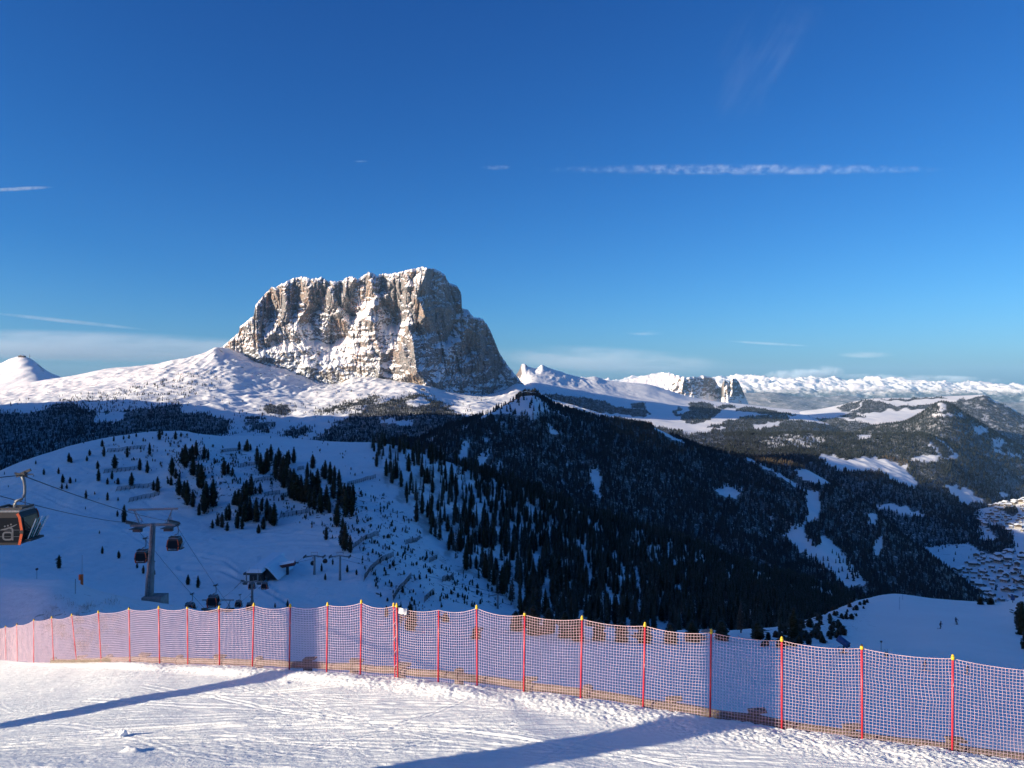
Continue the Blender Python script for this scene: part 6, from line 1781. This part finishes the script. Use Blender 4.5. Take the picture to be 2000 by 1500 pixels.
# ================================================================== SKIERS
def skier(u, v, pose, lab, cols, rz, ht=1.75):
    b = low.at(u, v)
    e = tag(empty('person', b), lab, 'person', 'skiers on the far piste')
    lean = pose
    J = {'pelvis': (0, 0, .88), 'chest': (.10 * lean, -.10, 1.22), 'neck': (.16 * lean, -.14, 1.45), 'head': (.18 * lean, -.17, 1.58), 'crown': (.19 * lean, -.18, 1.72),
         'sl': (.10 * lean - .19, -.12, 1.38), 'el': (.05 * lean - .34, -.22, 1.12), 'hl': (.05 * lean - .38, -.45, 1.02), 'sr': (.10 * lean + .19, -.12, 1.38), 'er': (.10 * lean + .34, -.22, 1.12), 'hr': (.10 * lean + .40, -.45, 1.02),
         'jl': (-.10, 0, .84), 'kl': (-.15 - .05 * lean, -.20, .48), 'al': (-.17 - .28 * lean, -.02, .10), 'tl': (-.17 - .28 * lean, -.18, .06), 'jr': (.10, 0, .84), 'kr': (.10 - .05 * lean, -.22, .48), 'ar': (.10 - .28 * lean, -.02, .10), 'tr': (.10 - .28 * lean, -.18, .06)}
    E = [('pelvis', 'chest'), ('chest', 'neck'), ('neck', 'head'), ('head', 'crown'), ('chest', 'sl'), ('sl', 'el'), ('el', 'hl'), ('chest', 'sr'), ('sr', 'er'), ('er', 'hr'), ('pelvis', 'jl'), ('jl', 'kl'), ('kl', 'al'), ('al', 'tl'), ('pelvis', 'jr'), ('jr', 'kr'), ('kr', 'ar'), ('ar', 'tr')]
    rad = {'pelvis': .17, 'chest': .19, 'neck': .07, 'head': .11, 'crown': .08, 'sl': .09, 'el': .065, 'hl': .05, 'sr': .09, 'er': .065, 'hr': .05, 'jl': .12, 'kl': .085, 'al': .075, 'tl': .055, 'jr': .12, 'kr': .085, 'ar': .075, 'tr': .055}
    names = list(J)
    me = bpy.data.meshes.new('body'); me.from_pydata([J[n] for n in names], [(names.index(a), names.index(c)) for a, c in E], [])
    o = link('body', me, e)
    md = o.modifiers.new('skin', 'SKIN')
    sv = me.skin_vertices[0].data
    for i, n in enumerate(names): sv[i].radius = (rad[n], rad[n])
    sv[0].use_root = True
    sb = o.modifiers.new('sub', 'SUBSURF'); sb.levels = 1; sb.render_levels = 1
    t = NT('ski_clothes')
    sx = t.node('ShaderNodeSeparateXYZ'); t.link(t.coord(), sx.inputs[0])
    col = t.mix(t.ramp(sx.outputs['Z'], .86, .90), cols[1], cols[0]); col = t.mix(t.ramp(sx.outputs['Z'], 1.46, 1.49), col, (.35, .22, .16))
    t.set(col, .7); me.materials.append(t.m)
    mb = MB(); hx, hy, hz = J['head']
    mb.tube([(hx, hy + .01, hz + .0), (hx, hy, hz + .06), (hx, hy, hz + .13), (hx, hy, hz + .19)], [.125, .135, .11, .04], 12); mb.build('helmet', plain('helmet', cols[2], .4), e, True)
    for s, a in (('l', 'tl'), ('r', 'tr')):
        x, y, z = J[a]
        mb = MB(); mb.bar((x, y + .75, .025), (x, y - .75, .025), .09, .025); mb.bar((x, y - .75, .025), (x, y - .92, .11), .085, .02); mb.build('ski', M_black, e)
        hx_, hy_, hz_ = J['h' + s]
        mb = MB(); mb.tube([(hx_, hy_, hz_ + .06), (hx_ * 1.15, hy_ + .55, .25)], .012, 6); mb.build('ski_pole', M_steel, e)
    e.rotation_euler = (0, 0, rz); e.scale = (ht / 1.75,) * 3
skier(1836, 1228, .35, 'skier in dark clothes standing upright on the far piste', ((.03, .04, .07), (.02, .02, .025), (.04, .04, .04)), .9, 1.75)
skier(1867, 1220, -1.0, 'skier in dark blue leaning hard into a turn on the far piste', ((.02, .05, .12), (.02, .02, .025), (.1, .13, .15)), .2, 1.85)
skier(1805, 1309, .3, 'skier in a dark red jacket seen through the net mesh', ((.14, .03, .03), (.02, .02, .025), (.03, .03, .03)), 1.2, 1.4)
skier(1888, 1316, .2, 'dark skier just above the torn net shade at the right', ((.03, .03, .04), (.02, .02, .02), (.03, .03, .03)), .5, 1.2)

# ================================================================== FAR BUILDINGS
M_plaster = plain('village_walls', (.42, .38, .33), .9, vary=.2, scale=.05)
M_timber = plain('village_timber', (.10, .07, .05), .9, vary=.2, scale=.05)
def house_mesh(k):
    r = random.Random(k); w, d, h = r.uniform(9, 14), r.uniform(9, 15), r.uniform(6, 10); ov = 1.2; rh = r.uniform(2.2, 3.6)
    mb = MB(); mb.cur = 0; mb.box((0, 0, h * .22 - 1), (w, d, h * .5 + 2)); mb.cur = 1; mb.box((0, 0, h * .72), (w + .3, d + .3, h * .5))
    mb.cur = 2; mb.prism([(-w / 2 - ov, h * .93), (0, h * .93 + rh), (w / 2 + ov, h * .93), (w / 2 + ov, h * .93 + .8), (0, h * .93 + rh + .9), (-w / 2 - ov, h * .93 + .8)], -d / 2 - ov, d / 2 + ov)
    mb.cur = 3
    for x in (-.28, 0, .28):
        for z in (.25, .55, .8): mb.box((x * w, -d / 2 - .18, z * h), (1.2, .1, 1.3))
    for y in (-.28, .1, .32):
        for z in (.25, .55, .8): mb.box((-w / 2 - .18, y * d, z * h), (.1, 1.2, 1.3))
    return mb.mesh('house', [M_plaster, M_timber, M_snowcap, M_glass])
HOUSES = [house_mesh(k) for k in range(8)]
def village(n, sheet, region, lab, grp, smin=.7, smax=1.5):
    k = 0; pts = []; tries = 0
    while k < n and tries < 20000:
        tries += 1
        u, v = r3.uniform(1760, 2030), r3.uniform(960, 1185)
        if not inpoly(np.array([u]), np.array([v]), region)[0]: continue
        p = sheet.at(u, v)
        if valley_dens(np.array([u]), np.array([v]))[0] > .5: continue
        if any((p - q).length < 17 for q in pts): continue
        pts.append(p); s = r3.uniform(smin, smax) * r3.uniform(.8, 1.3)
        o = link('house', HOUSES[k % 8]); o.location = p; o.rotation_euler = (0, 0, r3.uniform(0, 3.14)); o.scale = (s, s, s * r3.uniform(.85, 1.2))
        if 'shaded valley village' in grp: zone = ('by the wood edge' if u < 1905 else 'amid the roofs' if u < 1965 else 'at the picture edge') + (', upper rows' if v < 1110 else ', middle rows' if v < 1140 else ', lower rows')
        elif k < 0: zone = ''
        else: zone = ('toward the meadow' if u < 1935 else 'mid cluster' if u < 1975 else 'toward the picture edge')
        tag(o, None, 'house', grp); label_later(o, ('large ' if s > 1.1 else 'small ') + lab + ', ' + zone, u); k += 1
village(165, floor_, [(1850, 1130), (1872, 1105), (1915, 1082), (1975, 1078), (2030, 1075), (2030, 1184), (1870, 1184), (1845, 1160)], 'snow-roofed house of the shaded village', 'houses of the shaded valley village')
village(60, floor_, [(1900, 1000), (1945, 985), (1990, 985), (2030, 1000), (2030, 1040), (1960, 1048), (1915, 1035)], 'snow-roofed house of the upper village', 'houses of the upper valley village', .8, 1.6)
village(22, floor_, [(1925, 994), (1955, 984), (2020, 974), (2020, 986), (1960, 998)], 'sunlit house on the bright terrace', 'sunlit houses on the terrace', 1.1, 1.9)
village(16, floor_, [(1830, 1022), (1880, 1030), (1930, 1046), (1890, 1046), (1840, 1040)], 'farmhouse on the shaded meadow', 'farmhouses on the shaded meadow')
# lodge on the ridge top, hut on the snowfield, mast on the far peak
def lodge(pos, w, d, h, name, lab, rz=0):
    e = tag(empty(name, pos, rz), lab, 'building')
    mb = MB(); mb.box((0, 0, h / 2 - 1), (w, d, h + 2)); mb.build('wall', M_timber, e)
    mb = MB(); mb.prism([(-w / 2 - 1, h), (0, h + w * .16), (w / 2 + 1, h), (w / 2 + 1, h + .9), (0, h + w * .16 + 1), (-w / 2 - 1, h + .9)], -d / 2 - 1, d / 2 + 1); mb.build('roof', M_snowcap, e)
    for k in range(5):
        mb = MB(); mb.box((-w / 2 + w * (k + .5) / 5, -d / 2 - .1, h * .55), (w * .11, .2, h * .35)); mb.build('window', M_glass, e)
lodge(ridge.at(1029, 772.5), 32, 18, 9, 'summit_lodge', 'long low lodge with a snowy roof on the forest ridge summit')
lodge(ridge.at(1041, 771.5), 18, 14, 7, 'cable_car_house', 'smaller flat building right of the lodge on the ridge summit')
lodge(snow.at(826, 762), 26, 18, 9, 'mountain_hut', 'dark mountain hut on the sunlit snow under the rock massif')
pk = peak.at(43, 697.5)
lodge(pk, 60, 40, 14, 'peak_station', 'tiny flat station on the round snow peak at the left')
pm = peak.at(58, 701)
e = tag(empty('radio_mast', pm), 'thin radio mast on the round snow peak beside the tiny station', 'mast')
mb = MB(); mb.tube([(0, 0, -5), (0, 0, 58)], [2.2, 1.0], 6); mb.build('mast', M_dark, e); mb = MB(); mb.box((0, 0, 30), (7, 7, 5)); mb.build('platform', M_dark, e)
# red course netting along the summit run
pts = [ridge.at(u, v + 1.5) for u, v in ((984, 790), (993, 786), (1003, 781), (1014, 776.5))]
mb = MB()
for a, b in zip(pts[:-1], pts[1:]): mb.bar(a + Vector((0, 0, 1.6)), b + Vector((0, 0, 1.6)), .2, 3.4)
for a in pts: mb.tube([a - Vector((0, 0, 1)), a + Vector((0, 0, 4))], .2, 5)
tag(mb.build('course_netting', M_redpaint), 'dull red course netting beside the run on the ridge summit', 'fence')

# ================================================================== CLOUDS
vapour('contrail', 'long ragged white condensation trail across the upper right sky', 'contrail', sky_at(1455, 331, 20000), (11600, 380, 330), 1.4e-3, .0052, .40, .70, stretch=(.8, 1, 1))
vapour('contrail', 'short crisp white condensation trail at the left picture edge', 'contrail', sky_at(35, 369, 20000), (2000, 160, 120), 5e-3, .006, .25, .6, rot=(0, R(-3), 0))
vapour('contrail', 'very short faint condensation trail left of the long ragged one', 'contrail', sky_at(970, 327, 20000), (900, 160, 150), 1.6e-3, .006, .35, .7)
vapour('contrail', 'tiny faint condensation trail high above the rock massif', 'contrail', sky_at(705, 315, 20000), (420, 80, 60), 3e-3, .006, .3, .6)
vapour('cloud_wisp', 'faint feathery cloud wisp high in the upper right sky', 'cloud', sky_at(1480, 115, 20000), (2300, 1400, 4200), 6e-5, .0012, .42, .80, rot=(0, R(28), 0), stretch=(2.2, 1, .5))
vapour('cloud_wisp', 'faint small feathery streak at the very top right of the sky', 'cloud', sky_at(1565, 38, 20000), (1500, 800, 900), 7e-5, .0014, .44, .75, rot=(0, R(-20), 0))
vapour('cloud_bank', 'long pale cloud bank low over the left skyline', 'cloud', sky_at(130, 676, 50000), (34000, 2500, 2300), 1.0e-3, .00022, .30, .62, stretch=(.35, 1, 2.2), rot=(0, R(1.5), 0))
vapour('cloud_streak', 'thin pale streak sloping above the left cloud bank', 'cloud', sky_at(130, 627, 50000), (11500, 700, 330), 1.2e-3, .0006, .3, .65, rot=(0, R(6.2), 0), stretch=(.4, 1, 1))
vapour('cloud_bank', 'broad faint cloud veil low over the skyline right of the massif', 'cloud', sky_at(1180, 703, 54000), (19000, 2500, 2100), 6e-4, .0003, .34, .66, stretch=(.4, 1, 2), rot=(0, R(3), 0))
vapour('cloud_streak', 'thin pale streak above the far alps, upper long one', 'cloud', sky_at(1500, 671, 50000), (6200, 500, 220), 1.3e-3, .0008, .3, .66, rot=(0, R(3.5), 0), stretch=(.5, 1, 1))
vapour('cloud_streak', 'small flat pale cloud over the far alps at the right', 'cloud', sky_at(1690, 693, 56000), (4600, 900, 560), 8e-4, .0007, .32, .66, stretch=(.5, 1, 1.4))
vapour('cloud_streak', 'tiny twin streaks in the sky right of the massif', 'cloud', sky_at(1262, 650, 50000), (3000, 400, 420), 9e-4, .001, .42, .66, stretch=(.5, 1, 2.5))
vapour('cumulus_cloud', 'white puffy cloud sitting on the far alps', 'cloud', sky_at(1560, 733, 57500), (5600, 1500, 1100), 3e-3, .0009, .36, .60)
vapour('cumulus_cloud', 'greyish cloud lump right of the white puff on the far alps', 'cloud', sky_at(1612, 727, 57800), (3200, 1300, 1150), 1.6e-3, .001, .38, .62)
vapour('cumulus_cloud', 'long grey cloud row over the far alps at the right', 'cloud', sky_at(1790, 739, 58500), (15500, 1500, 760), 1.3e-3, .0008, .42, .64, stretch=(.6, 1, 1.5), rot=(0, R(1.6), 0))
settle_labels()
